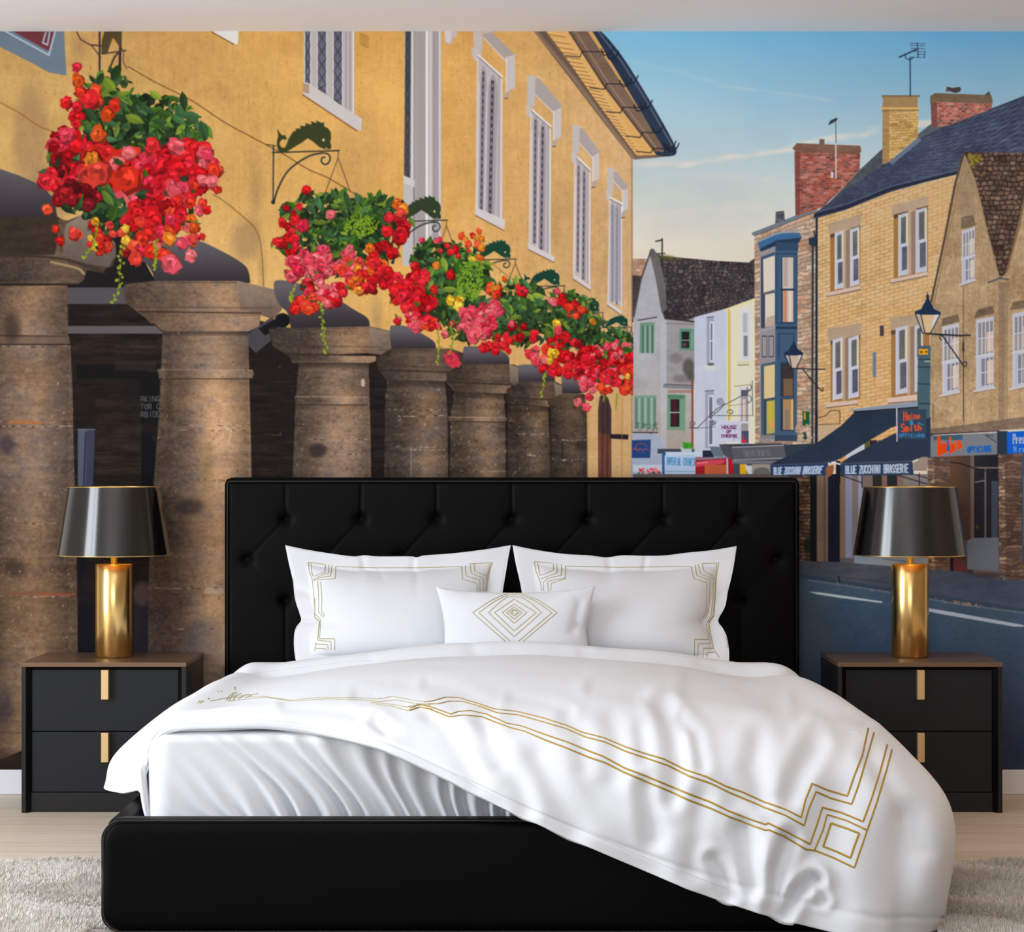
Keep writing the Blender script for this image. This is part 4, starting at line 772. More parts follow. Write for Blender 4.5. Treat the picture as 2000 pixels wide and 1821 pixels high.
opening(0, 0, [(1617, 437), (1681, 418), (1681, 442), (1617, 457)], [(1621, 458), (1680, 441), (1680, 562), (1621, 572)], [(1646, 448), (1660, 444), (1660, 562), (1646, 566)], [(1615, 572), (1680, 558), (1680, 566), (1615, 580)], (1630, 1647, 450, 566), (1660, 1678, 443, 560))
opening(0, 0, [(1741, 403), (1813, 382), (1813, 402), (1741, 423)], [(1745, 420), (1812, 402), (1812, 534), (1745, 546)], [(1773, 412), (1788, 407), (1788, 532), (1773, 538)], [(1739, 546), (1811, 531), (1811, 539), (1739, 554)], (1754, 1773, 415, 540), (1788, 1810, 405, 534))
opening(0, 0, [(1616, 642), (1681, 631), (1681, 658), (1616, 670)], [(1622, 666), (1680, 655), (1680, 780), (1622, 786)], [(1645, 658), (1657, 655), (1657, 780), (1645, 783)], [(1613, 788), (1675, 782), (1675, 790), (1613, 797)], (1626, 1645, 659, 782), (1657, 1677, 655, 779))
opening(0, 0, [(1739, 621), (1817, 608), (1817, 640), (1739, 652)], [(1740, 646), (1815, 636), (1815, 768), (1740, 778)], [(1771, 636), (1787, 633), (1787, 768), (1771, 772)], [(1734, 778), (1795, 770), (1795, 783), (1734, 788)], (1749, 1772, 636, 771), (1786, 1802, 632, 766))
rect(1718, 636, 1726, 657, (70, 56, 62)); rect(1704, 688, 1711, 737, (104, 112, 134)); line([(1708, 737), (1706, 752)], 2, (150, 90, 40), .6)
# ---- rough cast gabled house
part_id('printed_roughcast_house'); H6 = CUR[0]
RC = tex((156, 130, 98), (16, 22, 16, 0, 12, 8))
poly([(1881, 298), (1862, 360), (1840, 470), (1817, 598), (1817, 850), (2060, 830), (2060, 300)], RC)
poly([(1900, 340), (1880, 300), (1870, 340), (1874, 420), (1905, 430)], (128, 110, 92), .4, False)
for k in range(1700):
    x = rng.uniform(1820, 2040); y = rng.uniform(440, 830); a = rng.uniform(-.9, .9)-1.5
    line([(x, y), (x+4*math.cos(a), y+4*math.sin(a))], rng.uniform(.7, 1.6), (112, 88, 62) if rng.rand() < .6 else (200, 168, 126), rng.uniform(.15, .55))
part_id('printed_stone_roof', H6)
TR = bricks([(1880, 296), (2040, 296), (2040, 545), (1880, 545)], 15, 26, [(92, 72, 60), (106, 84, 70), (78, 62, 54), (116, 92, 74)], (42, 32, 28), mw=.24, var=12, wob=.35)
poly([(1882, 298), (2060, 300), (2060, 330), (2000, 382), (1997, 406), (1968, 530), (1952, 545), (1946, 530), (1918, 406), (1904, 350)], TR)
for k in range(40): blob(1890+abs(rng.normal(0, 14)), 302+abs(rng.normal(0, 22)), rng.uniform(2, 5), rng.uniform(1, 3), rng.uniform(0, 3), jit((130, 116, 40), 18), .6)
poly([(2006, 360), (2060, 300), (2060, 600), (1990, 560), (1966, 530)], RC); line([(2008, 352), (1990, 440), (1966, 530)], 4, (112, 88, 60)); line([(2003, 352), (1985, 440), (1962, 528)], 2, (60, 44, 34))
line([(1882, 300), (1866, 356), (1844, 470), (1818, 590)], 4, (74, 58, 46)); line([(1886, 312), (1870, 372), (1850, 470), (1822, 600)], 2.4, (140, 112, 78)); line([(1884, 306), (1905, 366), (1924, 440), (1950, 540)], 3, (146, 122, 96)); line([(1930, 552), (1952, 544), (1968, 546)], 3, (70, 76, 84))
rect(1950, 552, 1960, 820, (106, 88, 76), .45, False); rect(1958, 552, 1968, 840, (106, 88, 76), .3, False)
for P in [[(1876, 448), (1878, 424), (1900, 420), (1905, 440)], [(1838, 638), (1840, 622), (1870, 614), (1874, 628)], [(1902, 622), (1908, 606), (1938, 598), (1943, 612)], [(1972, 606), (1978, 590), (2060, 578), (2060, 596)]]: poly(P, tex((98, 82, 66), (0, 14, 18, 0, 0, 10)), .9)
def w12(x0, y0, x1, y1, n=3, dy=-10, mid=.52):
    part_id('printed_window', H6)
    w = x1-x0; f = lambda u, v: (x0+u*w, y0-dy*(1-u)*-1*0+(y1-y0)*v+(1-u)*(-dy))
    q = lambda u0, v0, u1, v1: [f(u0, v0), f(u1, v0), f(u1, v1), f(u0, v1)]
    poly(q(0, 0, 1, 1), (216, 218, 228)); poly(q(.12, .05, .97, mid-.02), (122, 118, 122)); poly(q(.3, mid+.04, .97, .95), (112, 112, 124)); poly(q(.6, .2, .97, mid-.04), (206, 184, 160), .75); poly(q(.62, mid+.08, .97, .93), (206, 186, 164), .8); poly(q(.14, .3, .5, mid-.04), (150, 142, 132), .6)
    for k in range(1, n): u = .1+.88*k/n; line([f(u, .04), f(u, mid)], 1.5, (232, 232, 236)); 
    for u in (.52, .78): line([f(u, mid), f(u, .95)], 1.4, (232, 232, 236))
    line([f(.05, mid*.53), f(1, mid*.53)], 1.4, (232, 232, 236)); line([f(.25, (mid+1)/2), f(1, (mid+1)/2)], 1.4, (232, 232, 236)); line([f(0, mid), f(1, mid)], 3, (238, 238, 240)); line([f(.22, mid+.02), f(.2, .97)], 4, (206, 210, 228))
    line([f(0, 0), f(1, 0)], 2, (170, 160, 160)); line([f(-.12, 1.0), f(1.03, 1.0)], 3.4, (214, 212, 222)); line([f(-.12, 1.02), f(1.03, 1.02)], 1.2, (110, 88, 66))
w12(1878, 444, 1903, 548, 4, -8); w12(1840, 632, 1872, 766, 4, -7); w12(1906, 619, 1940, 758, 4, -6); w12(1977, 606, 2012, 752, 4, -8)
poly([(1816, 838), (1870, 832), (2060, 806), (2060, 830), (2000, 838), (1817, 850)], tex((104, 88, 76), (0, 20, 22, 0, 0, 8)), .85); line([(1881, 560), (1882, 830)], 1.2, (70, 50, 44), .8); line([(1822, 790), (1822, 826)], 1.4, (70, 50, 56), .8)
# ---- street lamps
def streetlamp(pts_roof, body, bars, arm, glass):
    part_id('printed_street_lamp')
    for g in glass: poly(g[0], g[1])
    poly(pts_roof, (26, 42, 66)); 
    for b in bars: line(b, 2, (20, 30, 48), 1, True)
    for (p, w) in arm: line(p, w, (26, 34, 44), 1, True)
streetlamp([(1811, 570), (1813, 576), (1815, 580), (1814, 584), (1818, 592), (1821, 598), (1824, 604), (1837, 610), (1836, 615), (1798, 615), (1787, 613), (1786, 609), (1799, 604), (1802, 597), (1807, 588), (1809, 583), (1808, 578), (1810, 575)], None,
    [[(1787, 612), (1801, 650)], [(1798, 614), (1806, 650)], [(1836, 613), (1817, 651)], [(1801, 651), (1818, 652)]],
    [([(1810, 652), (1840, 654), (1876, 656), (1894, 655)], 3.4), ([(1840, 656), (1860, 684), (1880, 713)], 2.6), (curve([(1880, 713), (1884, 716), (1888, 712), (1886, 707), (1882, 709)], 4), 2), (curve([(1842, 656), (1836, 656), (1835, 661), (1839, 664)], 4), 1.6), ([(1881, 660), (1881, 820)], 1.2), ([(1881, 670), (1881, 686)], 3.4)],
    [([(1788, 614), (1799, 615), (1805, 650), (1801, 650)], (176, 160, 140)), ([(1800, 616), (1824, 616), (1816, 650), (1806, 650)], (206, 176, 134)), ([(1824, 616), (1835, 614), (1817, 650)], (220, 220, 214))])
streetlamp([(1550, 655), (1551, 668), (1553, 673), (1558, 682), (1568, 689), (1567, 694), (1532, 694), (1531, 690), (1540, 684), (1546, 674), (1549, 668)], None,
    [[(1532, 693), (1544, 719)], [(1541, 694), (1546, 719)], [(1567, 692), (1556, 719)], [(1543, 720), (1557, 720)]],
    [([(1549, 720), (1580, 721), (1611, 722)], 2.4), ([(1568, 722), (1584, 742), (1602, 762)], 2.2), (curve([(1602, 762), (1606, 764), (1607, 759), (1603, 758)], 4), 1.6)],
    [([(1533, 694), (1541, 695), (1546, 719), (1544, 719)], (170, 160, 150)), ([(1542, 695), (1560, 695), (1555, 719), (1546, 719)], (190, 168, 146)), ([(1560, 695), (1567, 693), (1556, 719)], (216, 200, 186))])
part_id('printed_green_banner')
poly([(1793, 676), (1817, 675), (1816, 830), (1790, 828)], tex((62, 86, 96), (4, 4, 2, 0, 0, 0))); 
for y in (702, 717, 750, 788): line([(1792, y), (1816, y+1)], 2, (28, 46, 58))
rect(1794, 682, 1812, 693, (226, 164, 30)); rect(1797, 686, 1801, 690, (70, 50, 20)); rect(1807, 686, 1811, 689, (70, 50, 20)); line([(1806, 706), (1816, 706)], 1.6, (196, 190, 160))
# ---- street level, far
part_id('printed_shop_row')
rect(1234, 895, 1560, 945, tex((70, 70, 82), (0, 14, 6, 0, 0, 0)))
poly([(1234, 846), (1286, 848), (1300, 880), (1300, 945), (1234, 945)], tex((158, 164, 180), (0, 8, 4, 0, 0, 0))); rect(1236, 908, 1294, 930, (186, 194, 206)); rect(1236, 922, 1294, 945, (150, 160, 170), .6)
for k in range(26): flower(rng.uniform(1244, 1288), rng.uniform(915, 932), rng.uniform(2, 3.6), 'pink'); blob(rng.uniform(1244, 1288), rng.uniform(922, 936), 2.5, 2, 0, (40, 70, 44), .7)
part_id('printed_blue_sign'); poly([(1234, 860), (1271, 859), (1270, 895), (1234, 895)], (30, 62, 112)); line(curve([(1240, 878), (1244, 869), (1254, 866), (1264, 872)], 5), 1.3, (150, 70, 80)); line(curve([(1236, 879), (1240, 876), (1245, 880), (1250, 877), (1256, 880), (1261, 877), (1267, 880)], 3), 1.3, (170, 80, 80)); line(curve([(1241, 879), (1248, 884), (1260, 884)], 4), 1, (110, 70, 100))
part_id('printed_planter'); rect(1284, 877, 1356, 886, (60, 66, 78)); poly([(1328, 874), (1352, 875), (1350, 884), (1332, 884)], (176, 184, 190))
for k in range(18): line([(1335+k*.9, 876), (1333+k*1.05, rng.uniform(863, 868))], 1.3, jit((50, 140, 36), 18))
poly([(1386, 872), (1420, 874), (1412, 892), (1392, 892)], (96, 108, 116)); poly([(1372, 880), (1388, 880), (1396, 896), (1372, 896)], (30, 36, 50)); 
part_id('printed_shop_sign'); rect(1293, 882, 1301, 945, (34, 84, 140)); rect(1300, 883, 1371, 890, (186, 200, 214)); poly([(1298, 890), (1362, 891), (1362, 945), (1298, 945)], (176, 196, 222)); text('IMPERIAL CHINESE', [(1301, 894), (1361, 896), (1360, 910), (1301, 908)], 1.5, (70, 130, 170)); line([(1300, 921), (1360, 921)], 1.4, (110, 130, 160)); rect(1302, 926, 1352, 931, (190, 160, 110), .8)
part_id('printed_red_kiosk'); rect(1358, 893, 1427, 945, (150, 24, 34)); poly([(1357, 903), (1386, 899), (1416, 898), (1412, 906), (1384, 909), (1358, 912)], (196, 66, 84)); rect(1384, 908, 1421, 945, (178, 84, 52)); rect(1376, 908, 1386, 945, (190, 90, 50)); line([(1358, 897), (1424, 893)], 4, (120, 124, 138)); line([(1420, 897), (1421, 940)], 3, (186, 190, 204)); rect(1424, 895, 1432, 945, (170, 20, 30)); line([(1362, 905), (1382, 903)], 3, (236, 150, 140), .6)
part_id('printed_shop_fascia'); poly([(1404, 868), (1525, 866), (1536, 869), (1590, 866), (1560, 905), (1430, 900)], (46, 56, 66)); poly([(1428, 874), (1530, 870), (1536, 894), (1432, 898)], (84, 84, 90)); line([(1430, 874), (1530, 870)], 2, (160, 150, 150)); line([(1432, 899), (1537, 895)], 2.6, (140, 136, 138)); text('TWAIN DEWITE', [(1450, 881), (1504, 879), (1506, 890), (1452, 892)], 1.1, (124, 116, 116), alpha=.8); poly([(1404, 868), (1428, 872), (1432, 898), (1414, 890)], (70, 72, 80)); rect(1430, 900, 1520, 906, (110, 108, 112))
rect(1445, 907, 1458, 945, (226, 170, 20)); poly([(1454, 909), (1468, 910), (1470, 932), (1462, 930)], (196, 196, 204)); rect(1468, 907, 1508, 945, (150, 138, 126)); poly(curve([(1472, 945), (1472, 920), (1486, 913), (1502, 918), (1504, 945)], 4), (100, 96, 92))
part_id('printed_hanging_sign')
line([(1345, 836), (1362, 836), (1398, 800), (1455, 770), (1466, 762)], 1.8, (84, 84, 92)); line([(1357, 837), (1396, 834)], 1.2, (84, 84, 92)); line([(1398, 812), (1470, 812)], 1.4, (90, 84, 88)); line([(1469, 744), (1470, 812)], 1.6, (76, 72, 80)); line([(1424, 793), (1462, 788)], 1, (110, 104, 104))
def scroll(cx, cy, r, turns, a0, w=1.4, sg=1):
    P = [(cx+r*(1-k/40*.85)*math.cos(a0+sg*k/40*turns*6.28), cy+r*(1-k/40*.85)*math.sin(a0+sg*k/40*turns*6.28)) for k in range(41)]; line(P, w, (80, 80, 90))
scroll(1407, 784, 8, 1.8, .3); line(curve([(1414, 788), (1408, 798), (1396, 808)], 4), 1.6, (80, 80, 90)); scroll(1353, 828, 7, 1.5, 1.2); scroll(1392, 810, 6, 1.2, 2); scroll(1427, 806, 7, 1, 3); scroll(1461, 758, 8, .8, 5); scroll(1460, 782, 10, .6, 5); scroll(1391, 824, 7, 1, 0); blob(1391, 826, 5, 6, 0, (110, 108, 120), .8)
poly([(1400, 823), (1447, 822), (1447, 864), (1400, 863)], (206, 206, 222)); line([(1404, 861), (1404, 842), (1402, 838), (1408, 830), (1440, 830), (1445, 838), (1443, 842), (1443, 861)], 1, (150, 150, 176)); line([(1406, 856), (1430, 856)], .8, (150, 150, 176)); line([(1433, 863), (1433, 856), (1443, 856)], 1, (110, 120, 150)); blob(1412, 842, 3, 2, 0, (176, 176, 196)); blob(1435, 842, 3, 2, 0, (176, 176, 196))
text('HOUSE', [(1409, 832), (1439, 832), (1439, 838), (1409, 838)], 1.5, (90, 24, 74)); text('OF', [(1418, 841), (1429, 841), (1429, 846), (1418, 846)], 1.5, (90, 24, 74)); text('CHEESE', [(1408, 849), (1440, 849), (1440, 854), (1408, 854)], 1.5, (90, 24, 74))
# ---- ground floor of the brick house, then road
part_id('printed_street_ground')
rect(1236, 926, 2060, 1140, tex((96, 84, 80), (6, 10, 4, 0, 0, 0)))
rect(1540, 926, 1582, 1100, bricks([(1552, 926), (1582, 926), (1582, 1084), (1552, 1084)], 2.2, 22, [(96, 72, 54), (120, 92, 70), (84, 64, 52)], (44, 34, 30), mw=.25, var=12, wob=.3)); blob(1578, 1066, 12, 26, 0, (22, 32, 22), .9, 8)
rect(1582, 926, 1596, 1100, (16, 20, 22)); rect(1595, 926, 1617, 1098, tex((116, 96, 80), (0, 8, 4, 0, 6, 0))); rect(1608, 926, 1612, 1098, (76, 60, 52), .6); rect(1617, 926, 1640, 1098, tex((18, 18, 34), (0, 2, 1, 0, 5, 0))); 
for x in (1622, 1628, 1634): line([(x, 926), (x, 1096)], 1.2, (50, 48, 60), .8)
rect(1640, 926, 1651, 1098, (120, 96, 76)); rect(1651, 926, 1664, 1098, tex((128, 128, 148), (0, 3, 2, 0, 4, 0))); rect(1664, 926, 1676, 1098, (118, 104, 96)); rect(1676, 926, 1684, 1098, (140, 140, 160)); rect(1684, 926, 1704, 1098, (112, 96, 86)); rect(1704, 926, 1722, 1060, (40, 38, 38)); rect(1722, 926, 1732, 1098, (120, 92, 80)); rect(1732, 926, 1752, 1060, (34, 38, 38)); rect(1752, 926, 1764, 1098, (124, 96, 84)); rect(1764, 926, 1812, 1098, tex((124, 116, 112), (0, 8, 4, 0, 0, 0)))
poly([(1668, 1086), (1812, 1090), (1812, 1110), (1668, 1102)], (126, 138, 150)); line([(1725, 1092), (1778, 1098)], 1.6, (60, 80, 100)); rect(1640, 1090, 1668, 1100, (90, 84, 84))
for P in [[(1640, 928), (1683, 943)], [(1683, 926), (1683, 952)], [(1752, 928), (1811, 946)], [(1795, 924), (1795, 950)], [(1783, 926), (1811, 934)]]: line(P, 1.8, (18, 16, 26))
part_id('printed_shopfront')
rect(1853, 888, 1900, 1122, tex((84, 58, 42), (4, 6, 2, 0, 3, 0), (60, 48, 46), 'x', (1860, 1900))); rect(1895, 888, 1903, 1060, (96, 82, 76)); rect(1902, 888, 1950, 1052, tex((32, 32, 38), (0, 8, 3, 0, 0, 0))); line([(1900, 914), (1948, 914)], 3, (104, 96, 92)); line([(1924, 916), (1924, 1052)], 3, (104, 96, 92)); rect(1936, 940, 1948, 1052, (70, 80, 98), .7); line([(1905, 942), (1922, 939)], 2, (110, 116, 124)); line(curve([(1856, 903), (1876, 906), (1900, 914), (1926, 920)], 4), 2, (20, 16, 20)); blob(1908, 1030, 4, 6, 0, (70, 90, 40), .7, 3)
poly([(1888, 1056), (1900, 1051), (1949, 1050), (1949, 1116), (1889, 1112)], (94, 102, 114)); poly([(1860, 1094), (1888, 1104), (1888, 1116), (1858, 1114)], (90, 40, 48)); rect(1855, 1090, 1862, 1126, (28, 26, 34))
ST = [(140, 114, 96), (112, 90, 76), (156, 130, 108), (96, 80, 72)]
part_id('printed_stone_pillar'); poly([(1811, 890), (1823, 888), (1856, 888), (1855, 1127), (1813, 1126)], bricks([(1811, 888), (1856, 888), (1856, 1128), (1811, 1128)], 3, 34, ST, (70, 56, 48), mw=.2, var=14, wob=.5)); poly([(1824, 888), (1856, 888), (1855, 1127), (1826, 1126)], (60, 42, 34), .45)
part_id('printed_stone_pillar'); poly([(1949, 892), (1952, 880), (1958, 878), (2000, 878), (2000, 1138), (1952, 1134)], bricks([(1948, 878), (2000, 878), (2000, 1138), (1948, 1138)], 3, 36, ST, (64, 54, 50), mw=.2, var=14, wob=.5)); poly([(1962, 884), (2000, 884), (2000, 1138), (1964, 1136)], (56, 40, 34), .45)
rect(1996, 880, 2060, 1100, (46, 72, 100)); rect(1999, 930, 2060, 1066, (90, 150, 200), .6)
part_id('printed_shop_fascia'); rect(1806, 846, 1822, 895, (66, 74, 84)); poly([(1818, 851), (1947, 845), (1947, 888), (1812, 893)], tex((106, 110, 118), (0, 4, 2, 0, 0, 0))); poly([(1822, 852), (1880, 849), (1878, 860), (1824, 860)], (50, 80, 92)); line([(1817, 849), (1950, 842)], 2.4, (50, 34, 46)); rect(1947, 842, 1968, 888, (36, 48, 62)); line([(1924, 850), (1940, 852)], 1.4, (40, 44, 56)); line([(1924, 850), (1946, 864)], 1.4, (40, 44, 56))
text('Haine', [(1831, 853), (1850, 856), (1850, 882), (1831, 890)], 3.2, (240, 78, 20)); text('&', [(1848, 862), (1855, 862), (1855, 880), (1848, 880)], 2.4, (20, 80, 150)); text('Smith', [(1853, 854), (1878, 862), (1878, 874), (1853, 886)], 3, (240, 78, 20)); text('OPTICIANS', [(1889, 874), (1936, 871), (1936, 882), (1889, 884)], 2.6, (20, 84, 160)); line([(1870, 856), (1880, 858)], 2, (20, 90, 160))
part_id('printed_blue_sign'); poly([(1966, 844), (2060, 838), (2060, 880), (1967, 887)], (18, 92, 200)); text('Prest', [(1978, 849), (2006, 847), (2006, 865), (1978, 867)], 2, (226, 236, 250)); text('Nurser', [(1979, 872), (2012, 871), (2012, 882), (1979, 883)], 1.2, (150, 190, 230))
part_id('printed_awning')
poly([(1652, 802), (1668, 799), (1792, 784), (1792, 795), (1670, 803)], (124, 138, 156)); line([(1668, 805), (1792, 796)], 3, (16, 22, 34))
AW = tex((30, 44, 60), (3, 4, 2, 0, 0, 0), (40, 50, 68), 'y', (800, 920))
rect(1640, 860, 1740, 908, tex((120, 96, 76), (0, 10, 4, 0, 0, 0))); poly([(1652, 888), (1690, 866), (1690, 880), (1652, 902)], (186, 196, 206)); poly([(1640, 896), (1652, 888), (1652, 902), (1640, 906)], (206, 146, 76)); poly([(1688, 862), (1700, 856), (1700, 876), (1688, 880)], (84, 80, 50)); rect(1699, 860, 1712, 874, (50, 30, 40))
poly([(1668, 806), (1792, 798), (1790, 818), (1740, 836), (1692, 864), (1642, 896), (1618, 906), (1612, 929), (1505, 929), (1504, 908), (1510, 904), (1597, 864), (1642, 832)], AW); line([(1504, 909), (1618, 904)], 1.4, (80, 78, 96)); poly([(1505, 910), (1617, 907), (1612, 929), (1506, 929)], (34, 56, 92))
text('BLUE ZUCCHINI BRASSERIE', [(1511, 914), (1608, 911), (1603, 925), (1511, 927)], 2, (206, 220, 240)); line([(1618, 905), (1632, 910)], 2.6, (220, 216, 204)); poly(curve([(1614, 912), (1628, 908), (1626, 925), (1616, 932), (1612, 922)], 3), (140, 84, 50))
part_id('printed_awning'); poly([(1660, 892), (1740, 850), (1817, 815), (1817, 893), (1782, 902), (1784, 928), (1642, 929), (1638, 907)], AW); poly([(1640, 908), (1782, 903), (1784, 928), (1643, 929)], (36, 54, 84)); line([(1642, 906), (1780, 901)], 1.2, (90, 98, 116))
text('BLUE ZUCCHINI BRASSERIE', [(1651, 911), (1774, 907), (1774, 923), (1651, 925)], 2.1, (206, 220, 240)); poly([(1783, 902), (1800, 893), (1812, 893), (1810, 920), (1784, 920)], (136, 122, 116)); line([(1783, 902), (1792, 898)], 3, (220, 216, 210)); rect(1632, 900, 1641, 945, (24, 22, 30)); line([(1625, 903), (1640, 907)], 3, (214, 206, 196))
part_id('printed_hanging_sign'); poly([(1752, 800), (1809, 800), (1808, 858), (1753, 858)], (44, 62, 78)); line([(1751, 798), (1751.5, 862)], 2, (210, 190, 200)); text('Haine', [(1764, 805), (1797, 807), (1797, 817), (1764, 822)], 1.9, (244, 84, 30)); text('&', [(1776, 821), (1784, 821), (1784, 829), (1776, 829)], 1.6, (60, 130, 190)); text('Smith', [(1759, 828), (1800, 829), (1800, 840), (1759, 844)], 2, (244, 84, 30)); text('OPTICIANS', [(1755, 848), (1806, 848), (1806, 854), (1755, 854)], 1.4, (50, 120, 180)); line([(1793, 826), (1802, 830)], 1.6, (50, 130, 190))
# ---- pavement and road
part_id('printed_pavement')
poly([(1236, 1090), (1500, 1094), (1640, 1098), (1812, 1112), (1888, 1118), (1952, 1132), (2060, 1136), (2060, 1200), (1900, 1180), (1740, 1156), (1640, 1140), (1236, 1130)], tex((70, 72, 82), (6, 8, 4, 6, 0, 0), (62, 72, 92), 'x', (1600, 1900)))
blob(1940, 1124, 70, 8, .05, (40, 38, 44), .6, 6)
part_id('printed_road')
poly([(1500, 1124), (1600, 1130), (1640, 1136), (1740, 1152), (1900, 1178), (2060, 1198), (2060, 1510), (1236, 1510), (1236, 1128)], tex((62, 84, 104), (6, 5, 5, 0, 0, 4), (38, 46, 66), 'y', (1140, 1480)))
blob(1560, 1330, 110, 260, 0, (66, 72, 74), .5, 60)
line([(1500, 1118), (1600, 1130), (1640, 1137), (1740, 1152), (1800, 1162), (1900, 1178), (2060, 1200)], 8, (50, 66, 84)); line([(1580, 1134), (1640, 1142), (1730, 1156), (1880, 1182), (2000, 1197)], 2.4, (126, 128, 130), .5)
for k in range(60): x = rng.uniform(1860, 1920) if rng.rand() < .5 else rng.uniform(1600, 1990); y = 1134+(x-1600)*.158+rng.uniform(-2, 4); blob(x, y, rng.uniform(1, 2.6), 1.1, 0, (170, 130, 100), .6)
line([(1640, 1128), (1700, 1134), (1800, 1148)], 1.4, (44, 50, 66), .7); line([(1637, 1126), (1640, 1136)], 3, (30, 34, 46))
poly([(1578, 1156), (1600, 1157), (1723, 1175), (1722, 1178), (1640, 1168), (1596, 1161)], (176, 192, 196)); poly([(1800, 1186), (1860, 1196), (1998, 1221), (2000, 1224), (1980, 1224), (1840, 1200), (1800, 1192)], (160, 172, 190))
# ---- lay the print on the wall: one sheet, each printed figure a flat piece of its mesh
UW = -CAMY/F                                        # metres per picture unit at the wall
def wallX(px): return (px-1000)*UW
def wallZ(py): return CAMZ-(py-910.5)*UW
m_print = bpy.data.materials.new('mural_print'); m_print.use_nodes = True; nt = m_print.node_tree; b = nt.nodes['Principled BSDF']
at = nt.nodes.new('ShaderNodeAttribute'); at.attribute_name = 'ink'; nt.links.new(at.outputs['Color'], b.inputs['Base Color'])  # attribute holds the print colour with the light compensation included
b.inputs['Roughness'].default_value = .75; b.inputs['Specular IOR Level'].default_value = .12
wv = nt.nodes.new('ShaderNodeTexNoise'); wv.inputs['Scale'].default_value = 900; bp = nt.nodes.new('ShaderNodeBump'); bp.inputs['Strength'].default_value = .03; bp.inputs['Distance'].default_value = .0005; nt.links.new(wv.outputs[0], bp.inputs['Height']); nt.links.new(bp.outputs[0], b.inputs['Normal'])
_b = np.pad(CAN, ((1, 1), (1, 1), (0, 0)), mode='edge'); _b = (_b[:-2]+2*_b[1:-1]+_b[2:])/4; _b = (_b[:, :-2]+2*_b[:, 1:-1]+_b[:, 2:])/4
_w = (.75-.4*np.clip((GX-1250)/60, 0, 1))[..., None]; CAN = CAN*(1-_w)+_b*_w; del _b, _w
INK_COMP = lin(np.clip(CAN, 0, 255)).astype(np.float32)
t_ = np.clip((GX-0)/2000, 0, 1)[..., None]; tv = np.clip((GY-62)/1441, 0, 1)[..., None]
INK_COMP = INK_COMP*FALLOFF_GAIN(t_, tv); INK_COMP /= np.maximum(INK_COMP.max(2, keepdims=True)/.95, 1)  # light compensation baked into the print colours, then capped
pad = np.pad(INK_COMP, ((1, 1), (1, 1), (0, 0)), mode='edge')
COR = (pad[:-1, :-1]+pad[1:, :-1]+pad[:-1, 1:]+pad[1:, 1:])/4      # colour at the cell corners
cx = wallX(MX0+np.arange(CW+1)/PS).astype(np.float32); cz = wallZ(MY0+np.arange(CH+1)/PS).astype(np.float32)
mural = empty('wall_mural', (0, -.004, CAMZ))
tag(mural, 'wide printed photo mural of a stone-columned market hall, flower baskets and a village street', 'mural')
PLB = {'printed_sky': 'pale blue sky with thin pink clouds', 'printed_hall_facade': 'ochre yellow rendered wall', 'printed_passage': 'dark stone passage behind the columns', 'printed_road': 'blue-grey asphalt road with white dashes',
       'printed_brick_house': 'yellow brick house front', 'printed_roughcast_house': 'brown roughcast gabled house front', 'printed_white_house': 'white rendered house front', 'printed_cream_house': 'cream rendered house front',
       'printed_slate_roof': 'dark blue slate roof', 'printed_gutter': 'dark blue gutter on iron brackets', 'printed_bay_window': 'dark blue two-storey bay window'}
OBJS = {}
def sheet(pid):
    ys, xs = np.nonzero(PID == pid)
    if len(ys) < 6: return None
    W1 = CW+1; q = np.stack([ys*W1+xs, (ys+1)*W1+xs, (ys+1)*W1+xs+1, ys*W1+xs+1], 1)
    u, inv = np.unique(q.ravel(), return_inverse=True)
    me = bpy.data.meshes.new(PNAMES[pid]); nv, nf = len(u), len(q)
    me.vertices.add(nv); co = np.zeros((nv, 3), np.float32); co[:, 0] = cx[u % W1]; co[:, 1] = -.004; co[:, 2] = cz[u//W1]; me.vertices.foreach_set('co', co.ravel())
    me.loops.add(nf*4); me.loops.foreach_set('vertex_index', inv.astype(np.int32).ravel())
    me.polygons.add(nf); me.polygons.foreach_set('loop_start', np.arange(0, nf*4, 4, dtype=np.int32))
    me.update(calc_edges=True)
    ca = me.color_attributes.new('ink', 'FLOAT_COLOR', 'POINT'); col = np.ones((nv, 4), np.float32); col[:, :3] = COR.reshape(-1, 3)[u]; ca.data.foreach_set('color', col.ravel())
    me.materials.append(m_print); o = bpy.data.objects.new(PNAMES[pid], me); C.objects.link(o); return o
for pid in range(len(PNAMES)):
    o = sheet(pid)
    if o is None: continue
    OBJS[pid] = o; par = OBJS.get(PPAR[pid]) or mural
    o.parent = par
    if par is mural: o.matrix_parent_inverse = Matrix.Translation(-Vector(mural.location))
    if PNAMES[pid] in PLB: o['label'] = PLB[PNAMES[pid]]
del CAN, INK_COMP, COR, pad, GX, GY
